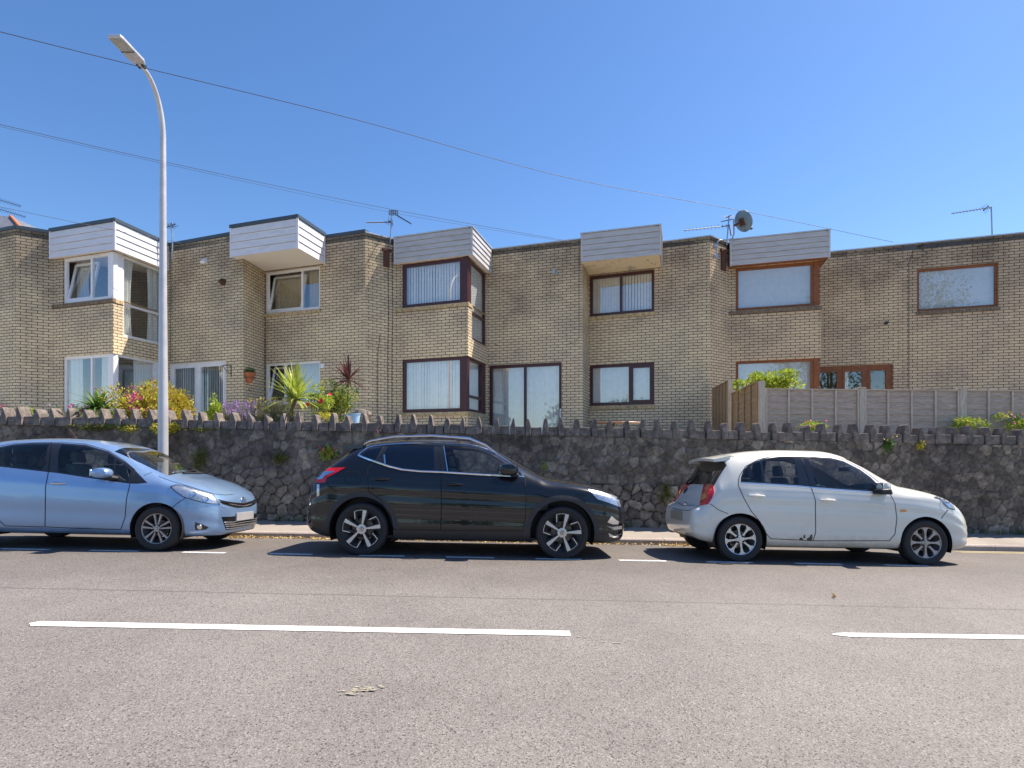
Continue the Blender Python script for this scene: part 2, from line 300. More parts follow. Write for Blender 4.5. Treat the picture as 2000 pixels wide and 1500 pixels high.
# ---------------------------------------------------------------- object helpers
def tag(o, label=None, cat=None, group=None, kind=None):
    if label: o['label'] = label
    if cat: o['category'] = cat
    if group: o['group'] = group
    if kind: o['kind'] = kind
    return o
def empty(name, loc, rot=(0, 0, 0)):
    o = bpy.data.objects.new(name, None); o.empty_display_size = 0.2
    o.location = loc; o.rotation_euler = rot; COL.objects.link(o); return o
class MB:
    def __init__(s): s.v = []; s.f = []; s.uv = {}; s.mi = {}
    def quad(s, a, b, c, d, uv=None, mi=0):
        i = len(s.v); s.v += [tuple(a), tuple(b), tuple(c), tuple(d)]; s.f.append((i, i + 1, i + 2, i + 3))
        if uv: s.uv[len(s.f) - 1] = uv
        if mi: s.mi[len(s.f) - 1] = mi
    def tri(s, a, b, c, mi=0):
        i = len(s.v); s.v += [tuple(a), tuple(b), tuple(c)]; s.f.append((i, i + 1, i + 2))
        if mi: s.mi[len(s.f) - 1] = mi
    def ngon(s, pts):
        i = len(s.v); s.v += [tuple(p) for p in pts]; s.f.append(tuple(range(i, i + len(pts))))
    def hexa(s, P, mi=0):
        """P: 8 points, 0-3 bottom ring (ccw from above), 4-7 top ring"""
        i = len(s.v); s.v += [tuple(p) for p in P]
        for f in ((3, 2, 1, 0), (4, 5, 6, 7), (0, 1, 5, 4), (1, 2, 6, 5), (2, 3, 7, 6), (3, 0, 4, 7)):
            s.f.append(tuple(i + k for k in f))
            if mi: s.mi[len(s.f) - 1] = mi
    def box(s, x0, x1, y0, y1, z0, z1, mi=0):
        s.hexa([(x0, y0, z0), (x1, y0, z0), (x1, y1, z0), (x0, y1, z0), (x0, y0, z1), (x1, y0, z1), (x1, y1, z1), (x0, y1, z1)], mi)
    def fbox(s, F, u0, u1, d0, d1, z0, z1):
        """box in a wall frame F: u along the wall, d outward from it"""
        s.hexa([F(u0, d1, z0), F(u1, d1, z0), F(u1, d0, z0), F(u0, d0, z0), F(u0, d1, z1), F(u1, d1, z1), F(u1, d0, z1), F(u0, d0, z1)])
    def prism(s, poly, fn, a, b):
        """poly of 2D points; fn(u,v,w)->3D; extruded w from a to b"""
        n = len(poly); i = len(s.v)
        s.v += [tuple(fn(p[0], p[1], a)) for p in poly] + [tuple(fn(p[0], p[1], b)) for p in poly]
        s.f.append(tuple(i + k for k in range(n))[::-1]); s.f.append(tuple(i + n + k for k in range(n)))
        for k in range(n):
            k2 = (k + 1) % n; s.f.append((i + k, i + k2, i + n + k2, i + n + k))
    def tube(s, pts, r, seg=8, cap=True):
        pts = [Vector(p) for p in pts]; n = len(pts)
        rr = r if isinstance(r, (list, tuple)) else [r] * n
        i0 = len(s.v); ref = Vector((0, 0, 1)); prev = None
        for k, p in enumerate(pts):
            d = (pts[min(k + 1, n - 1)] - pts[max(k - 1, 0)])
            d = d.normalized() if d.length > 1e-9 else Vector((0, 0, 1))
            if prev is None:
                a = d.cross(ref)
                if a.length < 1e-3: a = d.cross(Vector((1, 0, 0)))
            else: a = prev - d * prev.dot(d)
            a.normalize(); prev = a; b = d.cross(a)
            for q in range(seg):
                t = 2 * math.pi * q / seg; s.v.append(tuple(p + (a * math.cos(t) + b * math.sin(t)) * rr[k]))
        for k in range(n - 1):
            for q in range(seg):
                q2 = (q + 1) % seg; s.f.append((i0 + k * seg + q, i0 + k * seg + q2, i0 + (k + 1) * seg + q2, i0 + (k + 1) * seg + q))
        if cap: s.f.append(tuple(i0 + q for q in range(seg))[::-1]); s.f.append(tuple(i0 + (n - 1) * seg + q for q in range(seg)))
    def lathe(s, prof, fn, seg=24, closed=False):
        """prof (r,h) list; fn(x,y,h)->3D"""
        i0 = len(s.v); n = len(prof)
        for (r, h) in prof:
            for q in range(seg):
                t = 2 * math.pi * q / seg; s.v.append(tuple(fn(r * math.cos(t), r * math.sin(t), h)))
        rng = n if closed else n - 1
        for k in range(rng):
            k2 = (k + 1) % n
            for q in range(seg):
                q2 = (q + 1) % seg; s.f.append((i0 + k * seg + q, i0 + k * seg + q2, i0 + k2 * seg + q2, i0 + k2 * seg + q))
    def build(s, name, m, parent=None, smooth=False, fix=True):
        me = bpy.data.meshes.new(name); me.from_pydata(s.v, [], s.f); me.update()
        ms = m if isinstance(m, (list, tuple)) else [m]
        for x in ms: me.materials.append(x)
        for k, v in s.mi.items(): me.polygons[k].material_index = v
        if s.uv:
            ul = me.uv_layers.new(name="UVMap")
            for fi, uvs in s.uv.items():
                for li, uv in zip(me.polygons[fi].loop_indices, uvs): ul.data[li].uv = uv
        if fix and not s.uv:
            bm = bmesh.new(); bm.from_mesh(me); bmesh.ops.recalc_face_normals(bm, faces=bm.faces); bm.to_mesh(me); bm.free()
        if smooth:
            me.polygons.foreach_set("use_smooth", [True] * len(me.polygons))
            try: me.set_sharp_from_angle(angle=R(38))
            except Exception: pass
        o = bpy.data.objects.new(name, me); COL.objects.link(o)
        if parent: o.parent = parent
        return o
def loc_mb(mb, o):
    """express world verts of mb relative to a translated root o"""
    L = o.location; mb.v = [(x - L[0], y - L[1], z - L[2]) for x, y, z in mb.v]; return mb
def sub(F, P, name, m, parent, smooth=False): pass

# ---------------------------------------------------------------- ground heights
GR = -0.0185
prof_road = [(-2.2, 0.02), (1.0, 0.055), (4.26, 0.05), (7.4, 0.0), (9.35, -0.126)]
def lerp_prof(pr, y):
    if y <= pr[0][0]: return pr[0][1]
    for (a, za), (b, zb) in zip(pr, pr[1:]):
        if y <= b: return za + (zb - za) * (y - a) / (b - a)
    return pr[-1][1]
def road_z(x, y): return lerp_prof(prof_road, y) + GR * (x + 0.67)
KERB = 9.35; WALLY = 10.5
def pave_z(x, y): return -0.036 + (y - KERB) * 0.03 + GR * (x + 0.67)
XA, XB = -40.0, 40.0
mb = MB(); ys = [-2.2, 0, 2, 3.2, 4.26, 5.3, 6.4, 7.4, 8.2, 8.8, 9.34]; nx = 40
for i in range(nx):
    xa = XA + (XB - XA) * i / nx; xb = XA + (XB - XA) * (i + 1) / nx
    for y0, y1 in zip(ys, ys[1:]):
        mb.quad((xa, y0, road_z(xa, y0)), (xb, y0, road_z(xb, y0)), (xb, y1, road_z(xb, y1)), (xa, y1, road_z(xa, y1)))
tag(mb.build("road", M['asphalt']), kind='structure')
mb = MB()
for y0, y1, zz in ((KERB + 0.14, WALLY + 0.2, 0),):
    for i in range(nx):
        xa = XA + (XB - XA) * i / nx; xb = XA + (XB - XA) * (i + 1) / nx
        mb.quad((xa, y0, pave_z(xa, y0)), (xb, y0, pave_z(xb, y0)), (xb, y1, pave_z(xb, y1)), (xa, y1, pave_z(xa, y1)))
tag(mb.build("pavement", M['pavement']), kind='structure')
mb = MB()
for i in range(nx):
    xa = XA + (XB - XA) * i / nx; xb = XA + (XB - XA) * (i + 1) / nx
    mb.quad((xa, -5, road_z(xa, -3) + 0.1), (xb, -5, road_z(xb, -3) + 0.1), (xb, -2.2, road_z(xb, -3) + 0.1), (xa, -2.2, road_z(xa, -3) + 0.1))
    mb.quad((xa, -2.2, road_z(xa, -3) - 0.1), (xb, -2.2, road_z(xb, -3) - 0.1), (xb, -2.2, road_z(xb, -3) + 0.1), (xa, -2.2, road_z(xa, -3) + 0.1))
tag(mb.build("pavement_near_side", M['kerb']), kind='structure')
# kerb: one bevelled stone per 0.915 m
mb = MB(); x = -24.0
while x < 24:
    L = 0.907; xa, xb = x, x + L; j = random.uniform(-0.006, 0.006)
    y0 = KERB + j; y1 = KERB + 0.135
    za, zb = pave_z(xa, KERB) + 0.004, pave_z(xb, KERB) + 0.004
    pr = [(y0 - 0.012, -0.22), (y0, -0.02), (y0 + 0.02, 0.0), (y1, 0.0), (y1, -0.22)]
    i = len(mb.v)
    mb.v += [(xa, y, za + z) for y, z in pr] + [(xb, y, zb + z) for y, z in pr]; n = len(pr)
    mb.f.append(tuple(i + k for k in range(n))); mb.f.append(tuple(i + n + k for k in range(n))[::-1])
    for k in range(n):
        k2 = (k + 1) % n; mb.f.append((i + k, i + n + k, i + n + k2, i + k2))
    x += 0.915
tag(mb.build("kerb", M['kerb']), kind='structure')
mb = MB(); mb.quad((-900, -900, -2.2), (900, -900, -2.2), (900, 900, -2.2), (-900, 900, -2.2))
tag(mb.build("ground", M['grass']), kind='structure')
mb = MB(); mb.quad((-40, -60, -0.6), (40, -60, -0.6), (40, -5, 0.0), (-40, -5, 0.0))
tag(mb.build("verge", M['kerb']), kind='structure')  # unseen ground behind the camera, pale to bounce light onto the facades
# raised garden ground behind the wall
GZ = CAMZ + 0.08
mb = MB()
for i in range(nx):
    xa = XA + (XB - XA) * i / nx; xb = XA + (XB - XA) * (i + 1) / nx
    mb.quad((xa, WALLY + 0.2, GZ + GR * xa * 0.5 + 0.02), (xb, WALLY + 0.2, GZ + GR * xb * 0.5 + 0.02), (xb, 30, GZ), (xa, 30, GZ))
tag(mb.build("garden_paving", M['patio']), kind='structure')  # out of view; pale surface chosen to bounce sunlight onto the house fronts

# ---- road markings: real thin sheets 4 mm above the asphalt
def px_x(px, D): return (px - 1000) * D / 1100.0
def marking(name, pts_top, pts_bot, m, seg=12):
    """strip between two road polylines given as (x,y)"""
    mb = MB(); n = len(pts_top)
    for i in range(n - 1):
        a, b, c, d = pts_bot[i], pts_bot[i + 1], pts_top[i + 1], pts_top[i]
        mb.quad(*[(p[0], p[1], road_z(p[0], p[1]) + 0.005) for p in (a, b, c, d)])
    return mb.build(name, m)
def lin(a, b, n): return [a + (b - a) * i / n for i in range(n + 1)]
o = marking("centre_line", [(x, 4.36) for x in [-3.65, -3.6] + lin(-3.52, 0.445, 20)], [(x, 4.245 - (0 if i else -0.06)) for i, x in enumerate([-3.69, -3.63] + lin(-3.52, 0.445, 20))], M['paint_white'])
tag(o, kind='structure')
xs2 = [2.50, 2.56, 2.62] + lin(2.72, 6.9, 20)
o = marking("centre_line", [(x, 4.40 + 0.016 * (x - 2.5) + (0.03 if i == 1 else 0.04 if i > 1 else 0)) for i, x in enumerate(xs2)], [(x, 4.385 + 0.016 * (x - 2.5) - (0.02 if i == 1 else 0.045 if i > 1 else 0)) for i, x in enumerate(xs2)], M['paint_white'])
tag(o, kind='structure')
mb = MB(); rs = random.Random(4); cx_, cy_ = px_x(704, 3.24), 3.24
for q in range(60):
    a_ = rs.gauss(0, .042); xx, yy = cx_ + a_ * 1.1, cy_ + a_ * .5 + rs.gauss(0, .022); w_ = rs.uniform(.004, .014)
    mb.ngon([(xx + w_ * 1.6 * math.cos(t), yy + w_ * .7 * math.sin(t), road_z(xx, yy) + .004 + q * .0001) for t in (0, 1.1, 2.0, 3.0, 4.1, 5.2)])
for (qx, qy, ww, hh) in ((1140, 1240, .055, .008), (1190, 1250, .06, .012), (1455, 1237, .05, .006), (1490, 1246, .06, .008), (1420, 1268, .02, .004), (690, 1320, .015, .006), (45, 1268, .02, .01)):
    D_ = 1.42 * 1100 / (qy - 870); X_ = px_x(qx, D_)
    for q in range(5):
        xx, yy = X_ + rs.gauss(0, ww * .6), D_ + rs.gauss(0, hh * .6); w_ = rs.uniform(.3, 1) * ww * .5
        mb.ngon([(xx + w_ * math.cos(t), yy + hh * .5 * math.sin(t), road_z(xx, yy) + .0045 + q * .0001) for t in (0, 1.1, 2.0, 3.0, 4.1, 5.2)])
tag(mb.build('road_stain', plain('pale_dried_stain', (.31, .28, .22), .8, 0, .3, 60)), kind='structure')
for k, (a, b) in enumerate([(-90, 0), (0, 95), (175, 270), (355, 440), (525, 610), (700, 790), (870, 965), (1045, 1135), (1208, 1302), (1380, 1472), (1553, 1645), (1728, 1815)]):
    xa, xb = px_x(a, 7.37), px_x(b, 7.37)
    if k == 0: continue
    o = marking("parking_bay_dash", [(x, 7.42) for x in lin(xa, xb, 4)], [(x, 7.33) for x in lin(xa + 0.01, xb, 4)], M['paint_white_worn'])
    tag(o, kind='structure')
for yy in (9.02, 9.17):
    o = marking("yellow_line", [(x, yy + 0.05) for x in lin(7.2, 14, 12)], [(x, yy) for x in lin(7.2, 14, 12)], M['paint_yellow'])
    tag(o, kind='structure')
# ================================================================ HOUSES
def V2(p): return Vector((p[0], p[1]))
def frame(p, q):
    p = V2(p); q = V2(q); t = (q - p); L = t.length; t = t / L; n = Vector((t.y, -t.x))
    def F(u, d, z):
        a = p + t * u + n * d; return (a.x, a.y, z + CAMZ)
    return F, L, t, n
def u_at(p, q, px):
    """distance along p->q at which the sight line of photo column px meets it"""
    p = V2(p); q = V2(q); t = (q - p).normalized(); s = (px - 1000) / 1100.0
    return (s * p.y - p.x) / (t.x - s * t.y)
class Shell:
    """brick shell of one house"""
    def __init__(s): s.mb = MB(); s.u = 0.0
    def seg(s, p, q, z0, z1, ops=(), reveal=0.10, adv=True):
        F, L, t, n = frame(p, q); mb = s.mb; o = s.u
        us = sorted(set([0, L] + [max(0, min(L, v)) for op in ops for v in op[:2]]))
        zs = sorted(set([z0, z1] + [max(z0, min(z1, v)) for op in ops for v in op[2:4]]))
        for a, b in zip(us, us[1:]):
            for c, d in zip(zs, zs[1:]):
                if b - a < 1e-4 or d - c < 1e-4: continue
                um, zm = (a + b) / 2, (c + d) / 2
                if any(op[0] < um < op[1] and op[2] < zm < op[3] for op in ops): continue
                mb.quad(F(a, 0, c), F(b, 0, c), F(b, 0, d), F(a, 0, d), [(o + a, c + 2), (o + b, c + 2), (o + b, d + 2), (o + a, d + 2)])
        for (a, b, c, d) in [op[:4] for op in ops]:
            a = max(a, 0); b = min(b, L)
            r = reveal
            if a > 1e-3: mb.quad(F(a, 0, c), F(a, -r, c), F(a, -r, d), F(a, 0, d), [(o, c + 2), (o + r, c + 2), (o + r, d + 2), (o, d + 2)])
            if b < L - 1e-3: mb.quad(F(b, -r, c), F(b, 0, c), F(b, 0, d), F(b, -r, d), [(o, c + 2), (o + r, c + 2), (o + r, d + 2), (o, d + 2)])
            mb.quad(F(a, 0, d), F(a, -r, d), F(b, -r, d), F(b, 0, d), [(o + a, d + 2), (o + a, d + 2.1), (o + b, d + 2.1), (o + b, d + 2)])
            mb.quad(F(a, -r, c), F(a, 0, c), F(b, 0, c), F(b, -r, c), [(o + a, c + 1.9), (o + a, c + 2), (o + b, c + 2), (o + b, c + 1.9)])
        if adv: s.u += L
def HB(mb, name, m, parent, root, smooth=False):
    L = root.location; mb.v = [(x - L[0], y - L[1], z - L[2]) for x, y, z in mb.v]
    return mb.build(name, m, parent, smooth)
def slats(F, u0, u1, z0, z1, d, w=0.089, ang=18, gap=0.0, jitter=6):
    mb = MB(); u = u0 + w * 0.5
    while u < u1 - 0.01:
        a = R(ang + random.uniform(-jitter, jitter)); c, s_ = math.cos(a) * w * 0.52, math.sin(a) * w * 0.52
        prev = None
        for k in range(4):
            f = -1 + 2 * k / 3; bow = 0.006 * (1 - f * f)
            pt = (u + c * f, d + s_ * f + bow)
            if prev: mb.quad(F(prev[0], prev[1], z0), F(pt[0], pt[1], z0), F(pt[0], pt[1], z1), F(prev[0], prev[1], z1))
            prev = pt
        u += w * (0.93 + gap)
    return mb
def drape(F, u0, u1, z0, z1, d, fold=0.09, amp=0.025, gather=0.0, side=0):
    """curtain; gather pulls the bottom/middle to one side (side -1 left, +1 right)"""
    mb = MB(); n = max(8, int((u1 - u0) / 0.015)); rows = 10
    ph = random.uniform(0, 6)
    def P(i, k):
        s = i / n; h = k / rows
        u = u0 + (u1 - u0) * s
        pull = gather * math.sin(math.pi * min(1, (1 - h) * 0.75 + 0.1))
        if side < 0: u = u0 + (u - u0) * (1 - pull)
        elif side > 0: u = u1 - (u1 - u) * (1 - pull)
        dd = d + amp * math.sin(ph + s * (u1 - u0) / fold * 6.28) + amp * 0.5 * math.sin(ph * 2 + s * (u1 - u0) / fold * 2.9 + h * 1.5)
        return F(u, dd, z0 + (z1 - z0) * h)
    for k in range(rows):
        for i in range(n): mb.quad(P(i, k), P(i + 1, k), P(i + 1, k + 1), P(i, k + 1))
    return mb
def window(root, F, u0, u1, z0, z1, splits=(), fmat='upvc', fw=0.065, inset=0.045, sash=(), tilt=(), cover=None, rails=(), name='window', glass='glass', bottom=None, handle=False):
    """splits: u fractions of mullions; sash: panes with an inner sash frame; tilt: panes tilted inwards"""
    m = M[fmat]; mb = MB(); d1 = -inset; d0 = d1 - 0.07; bt = fw if bottom is None else bottom
    mb.fbox(F, u0, u1, d0, d1, z1 - fw, z1); mb.fbox(F, u0, u1, d0, d1, z0, z0 + bt)
    mb.fbox(F, u0, u0 + fw, d0, d1 - 0.002, z0 + bt, z1 - fw); mb.fbox(F, u1 - fw, u1, d0, d1 - 0.002, z0 + bt, z1 - fw)
    W = u1 - u0; ms = [u0 + fw] + [u0 + s * W for s in splits] + [u1 - fw]
    for s in splits: mb.fbox(F, u0 + s * W - fw * 0.42, u0 + s * W + fw * 0.42, d0 + 0.002, d1 - 0.004, z0 + bt, z1 - fw)
    zr = [z0 + bt] + list(rails) + [z1 - fw]
    for r in rails: mb.fbox(F, u0 + fw, u1 - fw, d0 + 0.002, d1 - 0.003, r - fw * 0.45, r + fw * 0.45)
    cells = []
    for i in range(len(ms) - 1):
        a = ms[i] + (0 if i == 0 else fw * 0.42); b = ms[i + 1] - (0 if i == len(ms) - 2 else fw * 0.42)
        for k in range(len(zr) - 1):
            c = zr[k] + (0 if k == 0 else fw * 0.45); e = zr[k + 1] - (0 if k == len(zr) - 2 else fw * 0.45)
            cells.append((i, a, b, c, e))
    bead = 0.014
    for (i, a, b, c, e) in cells:
        if i in sash and i not in tilt:
            s = fw * 0.62
            for q in ((a, b, c, c + s), (a, b, e - s, e)): mb.fbox(F, q[0], q[1], d0 + 0.004, d1 + 0.012, q[2], q[3])
            for q in ((a, a + s), (b - s, b)): mb.fbox(F, q[0], q[1], d0 + 0.004, d1 + 0.010, c + s, e - s)
    fo = HB(mb, name, m, root, root)
    for (i, a, b, c, e) in cells:
        if i in tilt:
            s = fw * 0.7; mbs = MB(); H = e - c; top = -0.20
            def T(u, d, z, c=c, H=H): return F(u, d + top * (z - c) / H, z - 0.02 * (z - c) / H)
            mbs.fbox(T, a, b, d0 + 0.01, d1 - 0.01, c, c + s); mbs.fbox(T, a, b, d0 + 0.01, d1 - 0.01, e - s, e)
            mbs.fbox(T, a, a + s, d0 + 0.01, d1 - 0.012, c + s, e - s); mbs.fbox(T, b - s, b, d0 + 0.01, d1 - 0.012, c + s, e - s)
            sa = HB(mbs, 'sash', m, fo, root); tag(sa, 'white sash tilted open inwards at its top')
            p = MB(); p.quad(T(a + s, d1 - 0.03, c + s), T(b - s, d1 - 0.03, c + s), T(b - s, d1 - 0.03, e - s), T(a + s, d1 - 0.03, e - s))
            HB(p, 'pane', M[glass], fo, root)
        else:
            s = fw * 0.62 if i in sash else 0
            p = MB(); p.quad(F(a + s, d1 - 0.03, c + s), F(b - s, d1 - 0.03, c + s), F(b - s, d1 - 0.03, e - s), F(a + s, d1 - 0.03, e - s))
            HB(p, 'pane', M[glass], fo, root)
    dc = d0 - 0.045 - (0.20 if tilt else 0)
    for cv in (cover or ()):
        k = cv[0]; a = u0 + W * cv[1]; b = u0 + W * cv[2]
        if k == 'slats': HB(slats(F, a, b, z0 + 0.03, z1, dc, ang=cv[3] if len(cv) > 3 else 18), 'blind', M['blind'], fo, root)
        elif k == 'roller':
            q = MB(); q.fbox(F, a, b, dc + 0.02, dc + 0.03, z0 + (cv[3] if len(cv) > 3 else 0.0), z1); HB(q, 'blind', M['roller'], fo, root)
        elif k == 'drape':
            HB(drape(F, a, b, z0, z1, dc, gather=cv[4] if len(cv) > 4 else 0, side=cv[5] if len(cv) > 5 else 0), 'curtain', M[cv[3] if len(cv) > 3 else 'curtain'], fo, root, True)
    if handle:
        h = MB(); uu = u1 - fw * 0.5; zc = z0 + (z1 - z0) * 0.44
        h.fbox(F, uu - 0.02, uu + 0.02, d1, d1 + 0.012, zc - 0.12, zc + 0.12); h.fbox(F, uu - 0.012, uu + 0.012, d1 + 0.012, d1 + 0.05, zc + 0.02, zc + 0.05)
        h.fbox(F, uu - 0.012, uu + 0.012, d1 + 0.045, d1 + 0.06, zc - 0.07, zc + 0.05); HB(h, 'handle', M['upvc'], fo, root)
    return fo
def soldier(root, F, u0, u1, ztop, proj=0.035, h=0.105, m='sill_brick', parent=None):
    """brick-on-edge sill: one small brick every 75 mm"""
    mb = MB(); u = u0
    while u < u1 - 0.02:
        e = min(u + 0.066, u1); j = random.uniform(-0.003, 0.003)
        mb.hexa([F(u, proj + j, ztop - h), F(e, proj + j, ztop - h), F(e, -0.06, ztop - h), F(u, -0.06, ztop - h),
                 F(u, proj + j, ztop - 0.012), F(e, proj + j, ztop - 0.012), F(e, -0.06, ztop + 0.006), F(u, -0.06, ztop + 0.006)]); u += 0.075
    mb.fbox(F, u0, u1, -0.05, proj - 0.012, ztop - h + 0.004, ztop - 0.016)
    return HB(mb, 'window_sill', M[m], parent or root, root)
def fascia(root, pts, zb, zt, bm_, trim, trim_h, soffit_poly, soffit_mat, nb=5, skip=()):
    """boarded fascia box along an outward polyline pts; soffit under it"""
    mb = MB()
    segs = list(zip(pts, pts[1:])); H = (zt - zb) / nb
    for si, (p, q) in enumerate(segs):
        F, L, t, n = frame(p, q)
        for k in range(nb):
            a = zb + k * H; b = a + H
            mb.quad(F(0, 0.028, a), F(L, 0.028, a), F(L, 0.006, b - 0.008), F(0, 0.006, b - 0.008))
            mb.quad(F(0, 0.0, a), F(L, 0.0, a), F(L, 0.028, a), F(0, 0.028, a))
            mb.quad(F(0, 0.006, b - 0.012), F(L, 0.006, b - 0.012), F(L, -0.012, b - 0.010), F(0, -0.012, b - 0.010)); mb.quad(F(0, -0.012, b - 0.010), F(L, -0.012, b - 0.010), F(L, -0.012, b), F(0, -0.012, b))
    fo = HB(mb, 'fascia', bm_, root, root)
    for p in pts[(1 if 'l' in skip else 0):len(pts) - (1 if 'r' in skip else 0)]:
        c = MB(); c.box(p[0] - 0.022, p[0] + 0.022, p[1] - 0.026, p[1] + 0.022, zb + CAMZ - 0.012, zt + CAMZ)
        HB(c, 'corner_trim', bm_, fo, root)
    s = MB(); s.prism(soffit_poly, lambda x, y, z: (x, y, z + CAMZ), zb + 0.01, zb + 0.03); HB(s, 'soffit', soffit_mat, fo, root)
    s = MB()
    for p, q in segs:
        F, L, t, n = frame(p, q); s.fbox(F, -0.03, L + 0.03, -0.09, 0.035, zt, zt + trim_h)
    HB(s, 'roof_trim', trim, fo, root)
    s = MB(); s.prism(soffit_poly, lambda x, y, z: (x, y, z + CAMZ), zt - 0.02, zt + 0.004); HB(s, 'roof_lid', M['felt'], fo, root)
    return fo
H0 = 5.50
def roof_trim(root, segs, trim, h):
    for i, (p, q) in enumerate(segs):
        s = MB(); F, L, t, n = frame(p, q); s.fbox(F, 0.0, L, -0.16, 0.02 + 0.002 * (i % 2), H0, H0 + h + 0.001 * (i % 2))
        HB(s, 'roof_trim', trim, root, root)
def house(label, C, P1, P2, P3, Q, R2, C2, fr, brick, fA, fB, side_dep, trim, th, boards, soffA, soffB, wx):
    """C squint corner, P1..P3 corner bay, P3-Q main wall with patio door, Q-R2 return, R2-C2 window wall"""
    root = empty('terraced_house', (round((C[0] + Q[0]) / 2, 2), 15.0, GZ)); tag(root, label, 'house')
    sh = Shell(); sh.u = abs(C[0]) * 1.37
    zb = GZ - CAMZ - 0.35
    # pier side
    sh.seg(C, P1, zb, H0)
    F1, L1, _, _ = frame(P1, P2); F2, L2, _, _ = frame(P2, P3)
    ul = u_at(P1, P2, wx['bayL']); post = 0.17
    ZL0, ZL1, ZU0, ZU1 = 0.87, 2.29, 3.66, 4.83
    sh.seg(P1, P2, zb, H0, [(ul, L1 + 1, ZL0, ZL1), (ul, L1 + 1, ZU0, ZU1)])
    sb = 0.30
    sh.seg(P2, P3, zb, H0, [(-1, L2 - 0.02, ZL0, ZL1), (sb, L2 - 0.06, 2.76, ZU0 + 0.001), (-1, L2 - 0.06, ZU0, ZU1)])
    # main wall with door
    F3, L3, _, _ = frame(P3, Q)
    dz1 = 2.25; da = u_at(P3, Q, wx['door'][0]); db = u_at(P3, Q, wx['door'][1]); da = max(da, 0.03)
    ops = [(da, db, zb + 0.05, dz1)] 
    if 'w3' in wx: wa, wb = u_at(P3, Q, wx['w3'][0]), u_at(P3, Q, wx['w3'][1]); ops.append((wa, wb, 3.65, 4.80))
    sh.seg(P3, Q, zb, H0, ops)
    segs = [(C, P1), (P3, Q)]
    if R2:
        sh.seg(Q, R2, zb, H0)
        F4, L4, _, _ = frame(R2, C2); ua, ub = u_at(R2, C2, wx['w2'][0]), u_at(R2, C2, wx['w2'][1]); ua = max(ua, 0.02)
        sh.seg(R2, C2, zb, H0, [(ua, ub, 3.65, 4.80), (ua, ub, 1.12, 2.27)])
        segs += [(R2, C2)]
    wall = HB(sh.mb, 'wall', M[brick], root, root)
    # roof deck, inner floor and back wall close the house
    pl = [C, P1, P3, Q] + ([R2, C2] if R2 else [])
    last = pl[-1]
    poly = [tuple(p) for p in pl] + [(last[0], 24.0), (C[0], 24.0)]
    rf = MB(); rf.prism(poly, lambda x, y, z: (x, y, z + CAMZ), H0 - 0.16, H0 - 0.02)
    cx_, cy_ = (P1[0] + P2[0] + P3[0]) / 3, (P1[1] + P2[1] + P3[1]) / 3
    tri = [(cx_ + (p[0] - cx_) * .95, cy_ + (p[1] - cy_) * .95) for p in (P1, P2, P3)]
    rf.prism(tri, lambda x, y, z: (x, y, z + CAMZ), H0 - 0.16, H0 - 0.03)
    HB(rf, 'roof', M['felt'], root, root)
    inn = MB()
    inn.prism([(cx_ + (p[0] - cx_) * .86, cy_ + (p[1] - cy_) * .86) for p in (P1, P2, P3)], lambda x, y, z: (x, y, z + CAMZ), 2.42, 2.52)
    ins = [(p[0], p[1] + 0.25) for p in pl]
    inn.prism(ins + [(last[0], 23.9), (C[0], 23.9)], lambda x, y, z: (x, y, z + CAMZ), 2.40, 2.5)
    inn.prism([(C[0] + 0.02, 18.4), (last[0] - 0.02, 18.4), (last[0] - 0.02, 18.5), (C[0] + 0.02, 18.5)], lambda x, y, z: (x, y, z + CAMZ), zb, H0 - 0.2)
    for xx, yy in ((C[0] + 0.03, C[1] + 0.7), (last[0] - 0.13, last[1] + 0.2)):
        inn.box(xx, xx + 0.1, yy, 23.9, zb + CAMZ, H0 - 0.2 + CAMZ)
    HB(inn, 'inner_walls', M['room'], root, root)
    # fascia over the bay
    soff = [(fA[0][0] + 0.01, fA[0][1] + 0.02), (fA[1][0] - 0.01, fA[1][1] + 0.02), (fA[2][0] - 0.01, fA[2][1]), tuple(P3), (P3[0] - 0.5, P3[1] + 0.25), (P1[0], P1[1] + 0.1), tuple(P1)]
    fascia(root, fA, 4.83, H0 + 0.02, boards, trim, th, soff, soffA, nb=4 if th > 0.05 else 5)
    if fB:
        b0 = (fB[0][0] + 0.035, fB[0][1] + 0.22)
        pts = [b0, fB[0], fB[1], fB[2]]
        soff = [(fB[0][0] + 0.01, fB[0][1] + 0.02), (fB[1][0] - 0.01, fB[1][1] + 0.02), (fB[2][0], fB[2][1] + 0.02), (fB[2][0] - 0.02, fB[2][1] + 0.05), (R2[0], R2[1] + 0.03), (Q[0], Q[1] + 0.01), (b0[0], b0[1] + 0.02)]
        fascia(root, pts, 4.82, H0 + 0.06, boards, trim, th, soff, soffB, nb=4 if th > 0.05 else 5, skip=('l',))
    roof_trim(root, segs, trim, th)
    # sills
    sc = 'sill_dark' if wx.get('darksill') else 'sill_brick'
    soldier(root, F1, 0.0, L1 + 0.02, ZU0, m=sc, parent=wall); soldier(root, F1, 0.0 + ul * 0.3, L1 + 0.02, ZL0, m='sill_brick', parent=wall)
    soldier(root, F2, 0.036, sb, ZU0, proj=0.02, m='sill_brick', parent=wall); soldier(root, F2, 0.036, L2 - 0.03, ZL0 - 0.002, proj=0.03, parent=wall)
    # corner posts
    m = M[fr]
    for z0, z1, pw in ((ZL0, ZL1, post), (ZU0, ZU1, post)):
        cp = MB(); cp.fbox(F1, L1 - pw, L1 - 0.03, -0.14, -0.03, z0 + 0.004, z1); cp.fbox(F2, 0.03, wx.get('sidepost', 0.16) if z0 < 2 else sb + 0.005, -0.14, -0.032, z0 + 0.004, z1)
        HB(cp, 'corner_post', m, root, root)
